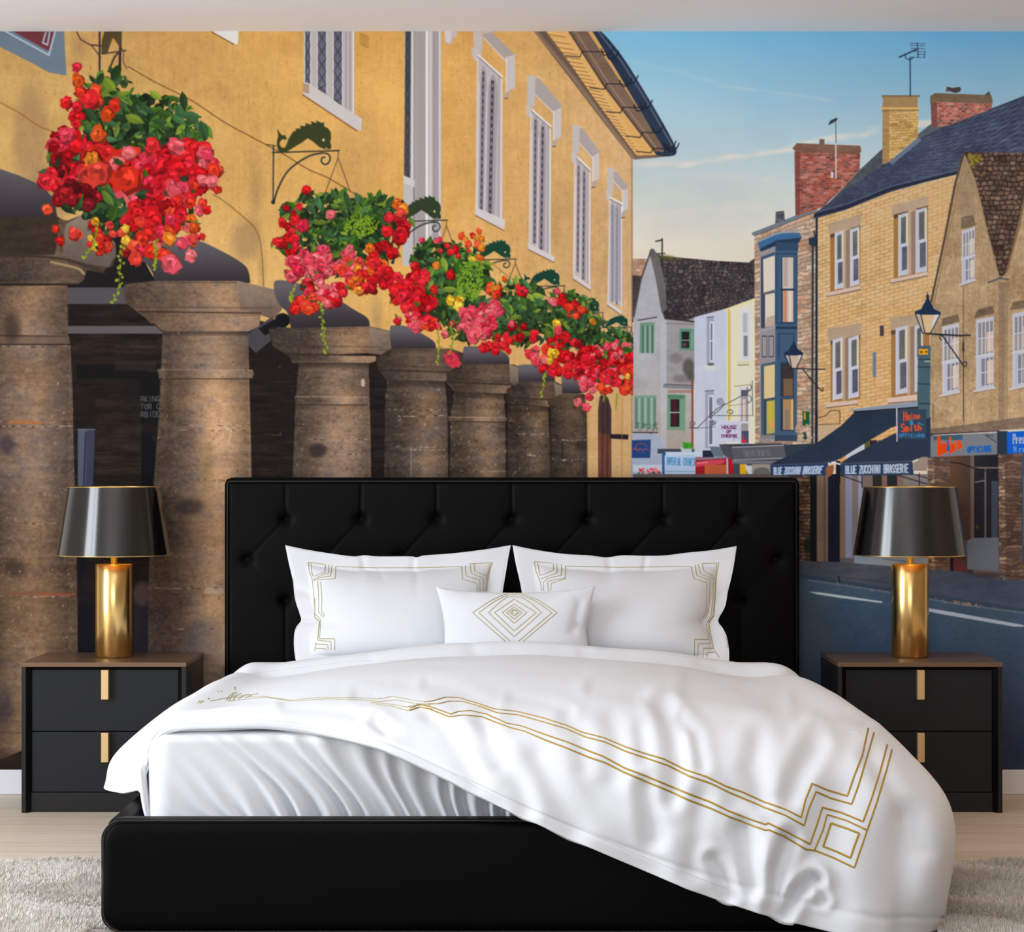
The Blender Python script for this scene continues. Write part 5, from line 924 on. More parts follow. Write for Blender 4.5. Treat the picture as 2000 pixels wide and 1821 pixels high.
# ---------------------------------------------------------------- bed
m_black = mat('black_leather', (4, 4, 4), .5, spec=.08, bump=((260, 260, 260), .12, .001))
m_pipe = mat('black_piping', (9, 9, 10), .4)
bed = empty('bed', (0, -1.1, 0)); tag(bed, 'wide black upholstered bed with tufted headboard against the mural wall', 'bed')
SH = 7.38/F
hbx = .952; hz1 = 1.062; hz0 = .04
bx = [(p-1000)*SH for p in (557.5, 705, 852.5, 1000, 1147.5, 1295, 1442.5)]; bx2 = [(p-1000)*SH for p in (482, 631, 779, 926, 1074, 1221, 1369, 1518)]
zr = [CAMZ-(p-910.5)*SH for p in (1015, 1094, 1174)]
nx, nz = 420, 230
xs = np.linspace(-hbx, hbx, nx); zs = np.linspace(hz0, hz1, nz); X, Z = np.meshgrid(xs, zs)
ex = np.minimum(hbx-np.abs(X), .5); ez = np.minimum(hz1-Z, .5); e = np.minimum(ex, ez)
rnd = np.clip(e/.03, 0, 1); H = .030*np.sqrt(1-(1-rnd)**2)+.012*(1-np.exp(-e/.10))
H -= .006*np.exp(-((e-.013)/.0035)**2)
but = [(x, zr[0]) for x in bx]+[(x, zr[1]) for x in bx2]+[(x, zr[2]) for x in bx]
for x, z in but: d = np.hypot(X-x, Z-z); H -= .013*np.exp(-(d/.018)**2)+.004*np.exp(-(d/.05)**2)
seg = []
for x in bx:
    seg.append(([(x, hz1-.012), (x, zr[0])], .006)); seg.append(([(x, zr[2]), (x, hz0)], .0055))
for row, a in ((0, bx), (2, bx)):
    for x in a:
        for x2 in bx2:
            if abs(x-x2) < .14: seg.append(([(x, zr[row]), (x2, zr[1])], .0028 if x2 < x else .0006))
for pl, dp in seg: D = polydist(X, Z, pl); H -= dp*.8*np.exp(-(D/.0045)**2)+dp*.35*np.exp(-(D/.025)**2)
V = [(X[j, i], -.082-H[j, i], Z[j, i]) for j in range(nz) for i in range(nx)]
Fc = grid_faces(nx, nz); n0 = len(V)
ring = [j*nx for j in range(nz)]+[(nz-1)*nx+i for i in range(1, nx)]+[j*nx+nx-1 for j in range(nz-2, -1, -1)]+[i for i in range(nx-2, 0, -1)]
for k in ring: V.append((V[k][0], -.012, V[k][2]))
L = len(ring)
for k in range(L): Fc.append((ring[k], n0+k, n0+(k+1) % L, ring[(k+1) % L]))
Fc.append(tuple(n0+k for k in range(L)))
# round the two upper corners of the panel
R = .022
V = [(( (1 if x > 0 else -1)*(hbx-R+(abs(x)-(hbx-R))*math.cos(math.atan2(z-(hz1-R), abs(x)-(hbx-R)))*1.0) if (abs(x) > hbx-R and z > hz1-R) else x), y, (hz1-R+(z-(hz1-R))*math.sin(math.atan2(z-(hz1-R), abs(x)-(hbx-R))) if (abs(x) > hbx-R and z > hz1-R) else z)) for x, y, z in V]
headboard = mesh_obj('headboard', V, Fc, m_black, bed)
for x, z in but:
    bm = bmesh.new(); bmesh.ops.create_uvsphere(bm, u_segments=16, v_segments=8, radius=.0115)
    j = min(range(nz), key=lambda k: abs(zs[k]-z)); i = min(range(nx), key=lambda k: abs(xs[k]-x))
    for v in bm.verts: v.co = Vector((x+v.co.x, -.082-H[j, i]-.001+v.co.y*.45, z+v.co.z))
    bm_obj('button', bm, m_black, headboard, True)
V, Fc = tube([(-hbx+.012, -.100, hz0), (-hbx+.012, -.108, .5), (-hbx+.012, -.108, hz1-.02), (-hbx+.018, -.108, hz1-.013), (0, -.108, hz1-.013), (hbx-.018, -.108, hz1-.013), (hbx-.012, -.108, hz1-.02), (hbx-.012, -.108, .5), (hbx-.012, -.100, hz0)], .0028, 6)
mesh_obj('piping', V, Fc, m_pipe, headboard)
# footboard and rails
def rounded_panel(name, x0, x1, y0, y1, z0, z1, r, m, parent):
    P = []
    for cxx, czz, a0 in ((x1-r, z1-r, 0), (x0+r, z1-r, 90), (x0+r, z0+r, 180), (x1-r, z0+r, 270)):
        for k in range(9): a = math.radians(a0+90*k/8); P.append((cxx+r*math.cos(a), czz+r*math.sin(a)))
    cxm, czm = (x0+x1)/2, (z0+z1)/2; rings = []
    for inset, y in ((.10, y0-.0012), (.03, y0-.001), (.014, y0), (.006, y0+.006), (0, y0+.02), (0, y1-.02), (.006, y1-.006), (.02, y1)):
        rings.append([(cxm+(x-cxm)*(1-inset/abs(x1-x0)*2), y, czm+(z-czm)*(1-inset/abs(z1-z0)*2)) for x, z in P])
    V = [p for q in rings for p in q]; n = len(P); Fc = [(i*n+k, i*n+(k+1) % n, (i+1)*n+(k+1) % n, (i+1)*n+k) for i in range(len(rings)-1) for k in range(n)]
    Fc.append(tuple(range(n))); Fc.append(tuple((len(rings)-1)*n+n-1-k for k in range(n)))
    o = mesh_obj(name, V, Fc, m, parent); bm = bmesh.new(); bm.from_mesh(o.data); bmesh.ops.recalc_face_normals(bm, faces=bm.faces[:]); bm.to_mesh(o.data); bm.free(); return o, P
fb, P = rounded_panel('footboard', -.966, .966, -2.24, -2.15, .003, .266, .045, m_black, bed)
V, Fc = tube([(x*.9985, -2.236, (z-.131)*.992+.131) for x, z in P]+[(P[0][0]*.9985, -2.236, (P[0][1]-.131)*.992+.131)], .0022, 6); mesh_obj('piping', V, Fc, m_pipe, fb)
for s in (-1, 1): box_obj('side_rail', (min(s*.966, s*.9), max(s*.966, s*.9), -2.17, -.135, .003, .258), m_black, bed, .02, 4, True)
# mattress under its fitted sheet
m_sheet = mat('white_cotton', (229, 231, 235), .95, spec=.04, sheen=.15, bump=((700, 700, 700), .05, .0005))
m_sheet2 = mat('white_duvet_cotton', (229, 231, 235), .95, spec=.04, sheen=.15, bump=((700, 700, 700), .05, .0005))
mattress = empty('mattress', (0, -1.1, .2)); tag(mattress, 'thick mattress in a crumpled white fitted sheet on the black bed', 'mattress')
nu, nv = 360, 150
S = []                                              # profile: bottom front -> up -> over the top -> back
prof = []
for k in range(60): prof.append((-2.105, .20+(.43-.20)*k/59))
for k in range(1, 21): a = math.pi/2*k/20; prof.append((-2.105+.03*(1-math.cos(a)), .43+.028*math.sin(a)))
for k in range(1, 40): prof.append((-2.075+1.9*k/39, .458))
for k in range(1, 8): prof.append((-.175+.02*math.sin(math.pi/2*k/7), .458-.02*(1-math.cos(math.pi/2*k/7))))
prof.append((-.155, .2)); prof = np.array(prof); nv = len(prof)
U = np.linspace(-1, 1, nu); hw = .884; V = []
rs = np.random.RandomState(4); nz1 = [ (rs.uniform(0, 6.28), rs.uniform(.8, 1.25)) for _ in range(12)]
for j in range(nv):
    y, z = prof[j]
    for i in range(nu):
        x = U[i]*hw; zz = z; yy = y
        if y < -2.05 and z < .45:
            dp = (.45-z)/.2; lean = 1.0*max(0, min(1, (-.05-x)/.6))                 # folds lean on the left, hang straight on the right
            ph = (x-lean*dp*.2*1.0+.012*math.sin(z*30+x*9))/(.062-.012*min(1, max(0, (x+.6)/.6)))*6.283
            amp = (.004+.019*dp**1.2)*min(1, max(0, (x+.86)/.35))*(.75+.35*math.sin(x*11+1))
            f = math.sin(ph+.9*math.sin(ph*.37+1)); yy -= amp*(abs(f)**.8*(1 if f > 0 else -1))
            yy -= .004*math.sin(x*17+z*23)*dp
        c = max(0, abs(U[i])-.93)/.07; c = 1-math.sqrt(max(0, 1-c*c)); yy += .05*c*(1 if y < -2.05 else 0); zz -= .045*c*(1 if z > .4 else (z-.2)/.2 if y < -2.05 else 0)
        V.append((x, yy, zz))
Fc = grid_faces(nu, nv)
for s, i in ((-1, 0), (1, nu-1)): Fc.append(tuple(j*nu+i for j in (range(nv) if s > 0 else range(nv-1, -1, -1))))
mesh_obj('fitted_sheet', V, [f[::-1] for f in Fc], m_sheet, mattress)
V, Fc = [], []
for k in range(15):                                 # the folded corner of the sheet
    t = k/14; p = W(277+4*math.sin(t*2)+12*t**3, 1497+104*t, 5.44); r = .0085
    for a in range(10): an = 2*math.pi*a/10; V.append((p.x+(.010 if k else .007)*math.cos(an), p.y+.02*math.sin(an), p.z))
for k in range(14):
    for a in range(10): Fc.append((k*10+a, k*10+(a+1) % 10, (k+1)*10+(a+1) % 10, (k+1)*10+a))
Fc.append(tuple(range(9, -1, -1))); mesh_obj('corner_pleat', V, Fc, m_sheet, mattress)
# ---------------------------------------------------------------- duvet
m_gold = mat('gold_thread', (196, 160, 52), .4, metal=.35, spec=.5, noise=((900, 900, 900), (160, 122, 30)))
m_goldl = mat('pale_gold_thread', (200, 186, 110), .5, metal=.2, noise=((900, 900, 900), (170, 150, 80)))
m_seam = mat('seam_thread', (196, 196, 200), .9)
def c3(x, d, z): return (x, CAMY+d, z)
def w3(px, py, d): p = W(px, py, d); return (p.x, p.y, p.z)
XS = [None, None, None, -.72, -.48, -.24, 0, .24, .48, .70, None, None, None]
rows = []
DD = [6.98, 6.80, 6.715, 6.62, 6.36, 6.06, 5.78]
top = lambda x: .566-.085*(x/.8)**2
for r, d in enumerate(DD):
    a = [0, -.001, -.050, -.026, -.012, -.010, -.022][r]; hd = [.965, .975, .975, .98, .99, 1, 1][r]
    R = [c3(-1.0*hd, d, .26), c3(-.955*hd, d, .37), c3([-.80, -.815, -.81, -.83, -.845, -.86, -.872][r], d, [.455, .495, .474, .484, .488, .485, .478][r])]
    for x in XS[3:10]: R.append(c3(x*hd, d, (.475 if r == 0 else top(x)+a+(.0045*math.sin(x*9.1+r*1.7+.6) if 0 < r < 3 else 0))))
    R += [c3([.80, .825, .825, .84, .865, .885, .90][r], d, [.455, .492, .470, .478, .482, .475, .462][r]), c3([.90, .92, .92, .935, .955, .975, .995][r], d, [.40, .40, .392, .39, .38, .365, .355][r]), c3([.98, .99, .99, .995, 1.0, 1.02, 1.04][r], d, [.28, .27, .265, .26, .23, .17, .12][r])]
    rows.append(R)
rows[5][0] = w3(207, 1533, 5.98); rows[5][1] = w3(236, 1462, 6.0); rows[6][0] = w3(232, 1549, 5.76); rows[6][1] = w3(262, 1462, 5.72)
r5 = [w3(266, 1545, 5.62), w3(277, 1478, 5.58), c3(-.888, 5.56, .462), c3(-.72, 5.56, .500), c3(-.48, 5.56, .516), c3(-.24, 5.52, .520), c3(0, 5.48, .512), c3(.24, 5.46, .505), c3(.48, 5.46, .495), c3(.70, 5.46, .478), c3(.90, 5.47, .440), c3(1.01, 5.52, .345), c3(1.055, 5.62, .09)]
r6 = [w3(272, 1548, 5.58), w3(278, 1488, 5.52), c3(-.884, 5.48, .462), c3(-.72, 5.48, .490), c3(-.48, 5.47, .500), c3(-.24, 5.42, .492), c3(0, 5.33, .462), c3(.24, 5.29, .440), c3(.48, 5.275, .425), c3(.71, 5.27, .405), c3(.93, 5.28, .365), c3(1.055, 5.36, .270), c3(1.06, 5.46, .06)]
r7 = [w3(275, 1550, 5.56), w3(281, 1496, 5.49), c3(-.874, 5.435, .462), c3(-.72, 5.43, .478), c3(-.48, 5.42, .482), c3(-.24, 5.365, .462), c3(0, 5.275, .372), c3(.24, 5.235, .310), c3(.48, 5.215, .262), c3(.71, 5.20, .215), c3(.93, 5.205, .175), c3(1.035, 5.29, .14), c3(1.05, 5.40, .03)]
r8 = [w3(277, 1549, 5.545), w3(284, 1500, 5.47), w3(318, 1432, 5.405), w3(420, 1414, 5.40), w3(605, 1428, 5.39), w3(772, 1474, 5.31), w3(1000, 1588, 5.245), w3(1205, 1679, 5.215), w3(1400, 1758, 5.195), w3(1585, 1812, 5.17), w3(1720, 1838, 5.165), w3(1805, 1826, 5.25), c3(1.03, 5.36, .014)]
rows += [r5, r6, r7, r8]
for q, row in enumerate(rows):                      # keep the drape clear of the footboard
    for k in range(13):
        s_ = (0, 0, 0, 0, 0, 0, 0, 0, .6, 1, 1)[q]*(0, 0, 0, 0, 0, .5, 1, 1, 1, 1, 1, 1, .6)[k]*.035
        if s_: p = row[k]; d_ = p[1]-CAMY; f_ = (d_-s_)/d_; row[k] = (p[0]*f_, CAMY+d_-s_, CAMZ+(p[2]-CAMZ)*f_)
G = np.array(rows, float)                           # rows x cols x 3
NU, NV = 560, 500
gv = crom(G, np.linspace(0, len(rows)-1, NV)); SF = crom(gv.transpose(1, 0, 2), np.linspace(0, 12, NU)).transpose(1, 0, 2)
uu, vv = np.meshgrid(np.linspace(0, 12, NU), np.linspace(0, 10, NV))
def normals(S):
    du = np.gradient(S, axis=1); dv = np.gradient(S, axis=0); n = np.cross(dv, du); n /= np.linalg.norm(n, axis=2, keepdims=True)+1e-9; return n
N = normals(SF)
if N[NV//3, NU//2, 2] < 0: N = -N
dd = SF[..., 1]-CAMY; PXX = 1000+SF[..., 0]*F/dd; PYY = 910.5-(SF[..., 2]-CAMZ)*F/dd
DISP = np.zeros_like(PXX)
def wrinkle(pts, w, dp, ridge=.5, vmin=3.2, vmax=11):
    if ridge == .5 and np.mean([p[1] for p in pts]) < 1500: dp *= .55; w *= 1.25
    D = polydist(PXX, PYY, pts); m = (vv >= vmin) & (vv <= vmax)
    DISP[m] -= (dp*np.exp(-(D/w)**2)-ridge*dp*np.exp(-((D-2*w)/(w*1.1))**2))[m]
for a in [([(943, 1408), (957, 1450), (996, 1506), (1017, 1537), (1030, 1580)], 13, .011), ([(880, 1422), (933, 1457), (970, 1500)], 11, .005), ([(1108, 1408), (1136, 1436), (1140, 1500)], 12, .006), ([(1195, 1408), (1206, 1446), (1200, 1520)], 14, .007),
          ([(1296, 1380), (1304, 1400), (1316, 1436), (1322, 1485), (1312, 1560)], 13, .017), ([(1251, 1429), (1258, 1480)], 10, .006), ([(1262, 1540), (1268, 1590), (1276, 1640)], 16, .010), ([(1452, 1620), (1462, 1660), (1474, 1730)], 16, .016), ([(1332, 1404), (1358, 1436), (1370, 1500)], 9, .009),
          ([(1392, 1680), (1412, 1710), (1424, 1750)], 12, .011), ([(1590, 1455), (1560, 1510), (1540, 1560)], 18, .011), ([(1540, 1640), (1518, 1700), (1512, 1790)], 15, .018), ([(1590, 1716), (1556, 1742), (1534, 1790)], 12, .020), ([(1769, 1600), (1768, 1700), (1776, 1810)], 24, .012),
          ([(1600, 1720), (1608, 1760)], 9, .010), ([(1050, 1480), (1090, 1560), (1120, 1620)], 22, .007), ([(1370, 1560), (1360, 1640), (1350, 1700)], 20, .009), ([(1640, 1560), (1630, 1640), (1650, 1760)], 26, .007), ([(1700, 1480), (1780, 1600), (1800, 1660)], 16, .006), ([(1480, 1450), (1470, 1500), (1490, 1560)], 18, .007),
          ([(838, 1338), (900, 1352), (960, 1382)], 9, .004), ([(1003, 1362), (1060, 1372), (1110, 1388)], 8, .004), ([(1160, 1345), (1250, 1358), (1296, 1384)], 10, .006), ([(560, 1378), (680, 1396), (770, 1430)], 9, .005), ([(700, 1356), (820, 1385), (860, 1410)], 9, .004), ([(736, 1412), (752, 1428)], 9, .009), ([(840, 1405), (900, 1470), (930, 1530)], 14, .006), ([(1350, 1330), (1450, 1345), (1520, 1380)], 12, .005), ([(1560, 1372), (1640, 1385), (1690, 1410)], 10, .005), ([(1340, 1360), (1440, 1375), (1560, 1400)], 9, .003)]:
    wrinkle(*a)
# the turned-back band along the head end
BAND = [(372, 1372), (388, 1360), (417, 1342), (515, 1327), (616, 1322), (704, 1304), (865, 1288), (1000, 1286), (1160, 1292), (1290, 1298), (1400, 1306), (1500, 1318), (1580, 1334), (1650, 1368)]

for a in [([(690, 1312), (712, 1300), (726, 1292)], 6, .012), ([(920, 1262), (936, 1280)], 10, .010), ([(970, 1275), (1000, 1268)], 8, .004), ([(1140, 1278), (1165, 1290)], 9, .012), ([(1080, 1264), (1100, 1276)], 10, .004), ([(1370, 1294), (1400, 1302)], 8, .010), ([(1180, 1272), (1230, 1280)], 8, .005), ([(1520, 1326), (1560, 1334)], 6, .008)]: wrinkle(a[0], a[1]*1.5, a[2]*.4, .0, .8, 3.4)
# stitched hem a little way in from the edge, soft quilting unevenness
DISP -= .004*np.exp(-((vv-9.72)/.05)**2)
xw, yw = SF[..., 0], SF[..., 1]
DISP += .0016*np.sin(xw*13+yw*7+1.3)*np.sin(yw*11-xw*4)+.0012*np.sin(xw*29+3*np.sin(yw*9))*np.clip((vv-7)/1.5, 0, 1)
drape = np.clip((vv-7.6)/1.6, 0, 1)*np.clip((uu-6)/2, 0, 1)
DISP += drape*.009*np.sin(xw*33+1.2*np.sin(SF[..., 2]*12))
DISP *= np.clip((uu-.2)/1.2, .25, 1)*(1-.35*np.clip((uu-9.5)/2, 0, 1))
P3 = SF+N*DISP[..., None]
P3[..., 2] = np.maximum(P3[..., 2], .012)
duvet = mesh_obj('duvet', P3.reshape(-1, 3), grid_faces(NU, NV), m_sheet2)
nn = duvet.data.polygons[(NV//3)*(NU-1)+NU//2].normal
if nn.z < 0:
    duvet.data.flip_normals()
tag(duvet, 'rumpled white duvet with gold embroidered border draped over the bed foot to the floor', 'duvet')
so = duvet.modifiers.new('thickness', 'SOLIDIFY'); so.thickness = .012; so.offset = -1
tree = BVHTree.FromPolygons([Vector(p) for p in P3.reshape(-1, 3)], grid_faces(NU, NV))
z8 = lambda L: [(800+x/2.857, 1240+y/2.857) for x, y in L]
z7 = lambda L: [(200+x/2.857, 1240+y/2.857) for x, y in L]
z4 = lambda L: [(1500+x/3.908, 1355+y/3.908) for x, y in L]
GA = z8([(80, 378), (130, 370), (200, 350), (270, 352), (380, 385), (470, 415), (600, 430), (740, 465), (870, 505), (960, 545), (1080, 575), (1200, 625), (1300, 660), (1420, 695), (1540, 755), (1660, 795), (1760, 845), (1860, 880), (1985, 938)])+z4([(0, 838), (130, 885), (252, 945), (285, 810), (335, 688), (460, 740), (605, 783), (650, 650), (720, 470), (765, 265)])
GB = z8([(100, 388), (160, 388), (220, 372), (300, 375), (400, 405), (490, 438), (600, 448), (750, 490), (870, 525), (980, 572), (1090, 600), (1200, 650), (1320, 690), (1440, 730), (1560, 790), (1680, 830), (1780, 880), (1900, 930), (1985, 968)])+z4([(0, 880), (130, 930), (275, 1008), (310, 880), (365, 750), (480, 800), (638, 845), (690, 700), (760, 470), (808, 300)])
GC = z8([(0, 410), (60, 392), (130, 408), (230, 445), (270, 430), (340, 425), (430, 445), (540, 495), (620, 510), (760, 560), (880, 600), (1000, 650), (1080, 680), (1200, 745), (1320, 790), (1440, 840), (1560, 890), (1680, 935), (1780, 985), (1900, 1030), (1985, 1060)])+z4([(0, 990), (150, 1060), (320, 1150), (370, 1010), (415, 870), (560, 910), (725, 978), (790, 800), (860, 580), (910, 390)])
GD = z8([(0, 425), (60, 405), (120, 420), (220, 460), (300, 450), (400, 458), (480, 490), (560, 520), (640, 540), (760, 590), (880, 635), (1000, 685), (1090, 715), (1200, 770), (1320, 820), (1440, 870), (1560, 925), (1680, 970), (1790, 1020), (1900, 1060), (1985, 1092)])+z4([(0, 1040), (120, 1090), (290, 1190), (360, 1200), (500, 1255), (658, 1330), (750, 1060), (830, 830), (900, 600), (945, 430)])
GE = z4([(355, 1195), (420, 1040), (450, 925), (600, 970), (750, 1042)]); GF = z4([(480, 990), (600, 1030), (695, 1068), (660, 1160), (628, 1255), (530, 1210), (420, 1168), (450, 1080), (480, 990)])
stitch('gold_embroidery', [(GA, .0021), (GB, .0021), (GC, .0021), (GD, .0021), (GE, .0019), (GF, .0024)], tree, m_gold, duvet)
PG = [z7([(600, 372), (700, 352), (900, 345), (1050, 368), (1200, 352), (1400, 352), (1540, 360), (1620, 345), (1720, 365), (1800, 375)]), z7([(700, 372), (900, 350), (1060, 372), (1250, 360), (1450, 365), (1540, 375), (1640, 365), (1740, 385), (1830, 390)]), z7([(1500, 378), (1600, 388), (1700, 405), (1760, 390), (1830, 395)]), z7([(1500, 385), (1620, 402), (1700, 425), (1760, 405), (1840, 415)]),
      z7([(690, 368), (705, 345), (735, 322)]), z7([(705, 366), (730, 335), (755, 322)]), z7([(730, 365), (745, 340), (775, 330)]), z7([(760, 360), (790, 338), (820, 332)]), z7([(800, 352), (840, 335), (870, 330)]), z7([(720, 345), (800, 340), (860, 333)]), z7([(740, 292), (736, 305), (746, 316)]), z7([(806, 268), (812, 278), (802, 288)]), z7([(826, 266), (822, 276), (830, 288)]), z7([(640, 314), (648, 324)]), z7([(660, 312), (664, 322)]), z7([(530, 382), (545, 370), (560, 374)]), z7([(545, 384), (565, 370)]), z7([(588, 362), (596, 354)])]
stitch('gold_embroidery', [(p, .0011) for p in PG], tree, m_goldl, duvet)
for SM in [([(340, 1408), (370, 1401), (420, 1400), (520, 1407), (620, 1418), (700, 1436), (730, 1444)], .0005), ([(826, 1484), (900, 1516), (1000, 1562), (1100, 1606), (1200, 1650), (1300, 1692), (1420, 1736)], .0005), ([(440, 1330), (520, 1312), (620, 1300), (690, 1292), (780, 1290)], .0005)]: stitch('seam', [SM], tree, m_seam, duvet, lift=0)
# ---------------------------------------------------------------- pillows
def pillow(name, T, Rr, B, Lf, dtop, dbot, puff, fl, label, cat, group=None, wr=(), back=.55):
    """T, R, B, L: outline polylines in picture units (T,B left to right; L,R top to bottom)"""
    n = 110
    def rs_(P): P = np.array(P, float); s = np.r_[0, np.cumsum(np.hypot(*np.diff(P, axis=0).T))]; k = crom(P, np.interp(np.linspace(0, s[-1], n), s, np.arange(len(P)))); return k
    t, b_, l, r = rs_(T), rs_(B), rs_(Lf), rs_(Rr); u = np.linspace(0, 1, n)[None, :, None]; v = np.linspace(0, 1, n)[:, None, None]
    Cc = (1-v)*t[None]+v*b_[None]+(1-u)*l[:, None]+u*r[:, None]-((1-u)*(1-v)*t[0]+u*(1-v)*t[-1]+(1-u)*v*b_[0]+u*v*b_[-1])
    px, py = Cc[..., 0], Cc[..., 1]; d = dtop+(dbot-dtop)*np.clip((py-py.min())/(py.max()-py.min()), 0, 1)
    U, Vv = np.meshgrid(np.linspace(0, 1, n), np.linspace(0, 1, n))
    eu = np.minimum(U, 1-U); ev = np.minimum(Vv, 1-Vv); fu, fv = fl
    a = np.clip((eu-fu)/(.5-fu), 0, 1); b2 = np.clip((ev-fv)/(.5-fv), 0, 1)
    q = (1-(1-a)**2.6)*(1-(1-b2)**2.4); H = puff*q**.62
    if fu > 0: H += .004*np.exp(-(np.minimum(np.abs(eu-fu)/.012, 9))**2)*(ev > fv)*0
    H += .003*np.sin(U*23+2*np.sin(Vv*7))*np.clip(.25-ev, 0, .25)*4*np.clip(ev/.02, 0, 1)
    for pts, w_, dp in wr: H -= dp*np.exp(-(polydist(px, py, pts)/w_)**2)
    edge = np.clip(np.minimum(eu, ev)/.004, 0, 1)
    dF = d-.003*edge-H; dB = d+.003*edge+back*puff*q**.62
    V = []; 
    for D_ in (dF, dB):
        x = (px-1000)*D_/F; z = CAMZ-(py-910.5)*D_/F
        if D_ is dB: x = (px-1000)*d/F; z = CAMZ-(py-910.5)*d/F
        V.append(np.stack([x, CAMY+D_, z], 2).reshape(-1, 3))
    f0 = grid_faces(n, n); V = np.concatenate(V); Fc = [f[::-1] for f in f0]+[tuple(k+n*n for k in f) for f in f0]
    bo = [i for i in range(n)]+[j*n+n-1 for j in range(1, n)]+[(n-1)*n+i for i in range(n-2, -1, -1)]+[j*n for j in range(n-2, 0, -1)]
    Lb = len(bo)
    for k in range(Lb): Fc.append((bo[k], bo[(k+1) % Lb], bo[(k+1) % Lb]+n*n, bo[k]+n*n))
    o = mesh_obj(name, V, Fc, m_sheet2); tag(o, label, cat, group)
    return o, BVHTree.FromPolygons([Vector(p) for p in V], Fc)
mir = lambda L: [(2000-x, y) for x, y in L]
LT = [(557, 1065), (600, 1074), (650, 1082), (690, 1087), (712, 1085), (738, 1087), (800, 1087), (814, 1089), (830, 1085), (885, 1081), (950, 1073), (998, 1065)]
LR = [(998, 1065), (992, 1095), (986, 1130), (978, 1180), (972, 1215), (976, 1260), (984, 1310)]
LL = [(557, 1065), (564, 1100), (572, 1135), (576, 1170), (584, 1196), (588, 1212), (578, 1226), (574, 1245), (575, 1275), (582, 1310)]
LB = [(582, 1310), (700, 1312), (850, 1312), (984, 1310)]
wrl = [([(706, 1088), (712, 1112), (730, 1122)], 6, .005), ([(808, 1090), (806, 1112)], 5, .006), ([(740, 1112), (748, 1130)], 6, .004), ([(588, 1212), (620, 1212)], 7, .012), ([(575, 1150), (600, 1158)], 8, .006)]
pl, tl = pillow('pillow', LT, LR, LB, LL, 7.24, 6.98, .10, (.085, .13), 'white flanged pillow with gold stitched corners, on the left of the bed', 'pillow', 'pair of large pillows', wrl)
RT = [(1001, 1065), (1045, 1074), (1100, 1082), (1150, 1085), (1185, 1089), (1215, 1085), (1262, 1086), (1300, 1085), (1340, 1080), (1390, 1075), (1439, 1067)]
RR_ = [(1439, 1067), (1434, 1100), (1428, 1130), (1422, 1155), (1416, 1185), (1403, 1212), (1412, 1228), (1420, 1246), (1424, 1275), (1424, 1310)]
RL = [(1001, 1065), (1007, 1100), (1016, 1140), (1022, 1180), (1026, 1250), (1020, 1310)]
RB_ = [(1020, 1310), (1150, 1312), (1300, 1312), (1424, 1310)]
pr, tr = pillow('pillow', RT, RR_, RB_, RL, 7.24, 6.98, .10, (.085, .13), 'white flanged pillow with gold stitched corners, on the right of the bed', 'pillow', 'pair of large pillows', [([(1188, 1090), (1192, 1116)], 6, .005), ([(1262, 1088), (1258, 1112)], 5, .006), ([(1403, 1212), (1375, 1212)], 8, .012), ([(1422, 1155), (1400, 1165)], 8, .006)])
# embroidery on the pillows (lines read in a x3.333 view whose corner is 400,900 / 1000,900)
za = lambda L: [(400+x/3.3333, 900+y/3.3333) for x, y in L]
zb = lambda L: [(1000+x/3.3333, 900+y/3.3333) for x, y in L]
PLn = [za([(672, 662), (782, 676)]), za([(672, 662), (680, 720), (700, 775), (712, 900), (715, 1020), (745, 1045), (735, 1160)]), za([(690, 670), (697, 730), (706, 755), (780, 728), (786, 678)]), za([(706, 775), (790, 735), (805, 735), (808, 678)]), za([(708, 785), (740, 765), (818, 752), (828, 682)]), za([(730, 780), (745, 775), (848, 770), (852, 690)]),
       za([(735, 785), (742, 900), (740, 985), (775, 1020)]), za([(755, 790), (763, 900), (760, 980), (780, 1010)]), za([(716, 900), (720, 1000), (752, 1030), (735, 1170)]), za([(755, 1040), (748, 1160), (846, 1160), (846, 1232)]), za([(735, 1170), (822, 1178), (822, 1232)]), za([(726, 1195), (802, 1200), (802, 1235)]), za([(720, 1222), (785, 1224), (786, 1235)]), za([(725, 1180), (715, 1240)]),
       za([(852, 690), (1100, 698), (1400, 698), (1672, 690)]), za([(1672, 690), (1676, 772), (1770, 800), (1772, 850)]), za([(1695, 685), (1700, 752), (1788, 778), (1792, 850)]), za([(1725, 672), (1735, 735), (1812, 765), (1815, 850)]), za([(1752, 672), (1757, 722), (1832, 750)]), za([(1752, 672), (1858, 665), (1832, 770), (1828, 850)]), za([(1872, 660), (1840, 770), (1836, 850)]), za([(1725, 672), (1752, 672)])]
stitch('gold_embroidery', PLn, tl, m_goldl, pl, r=.0011)
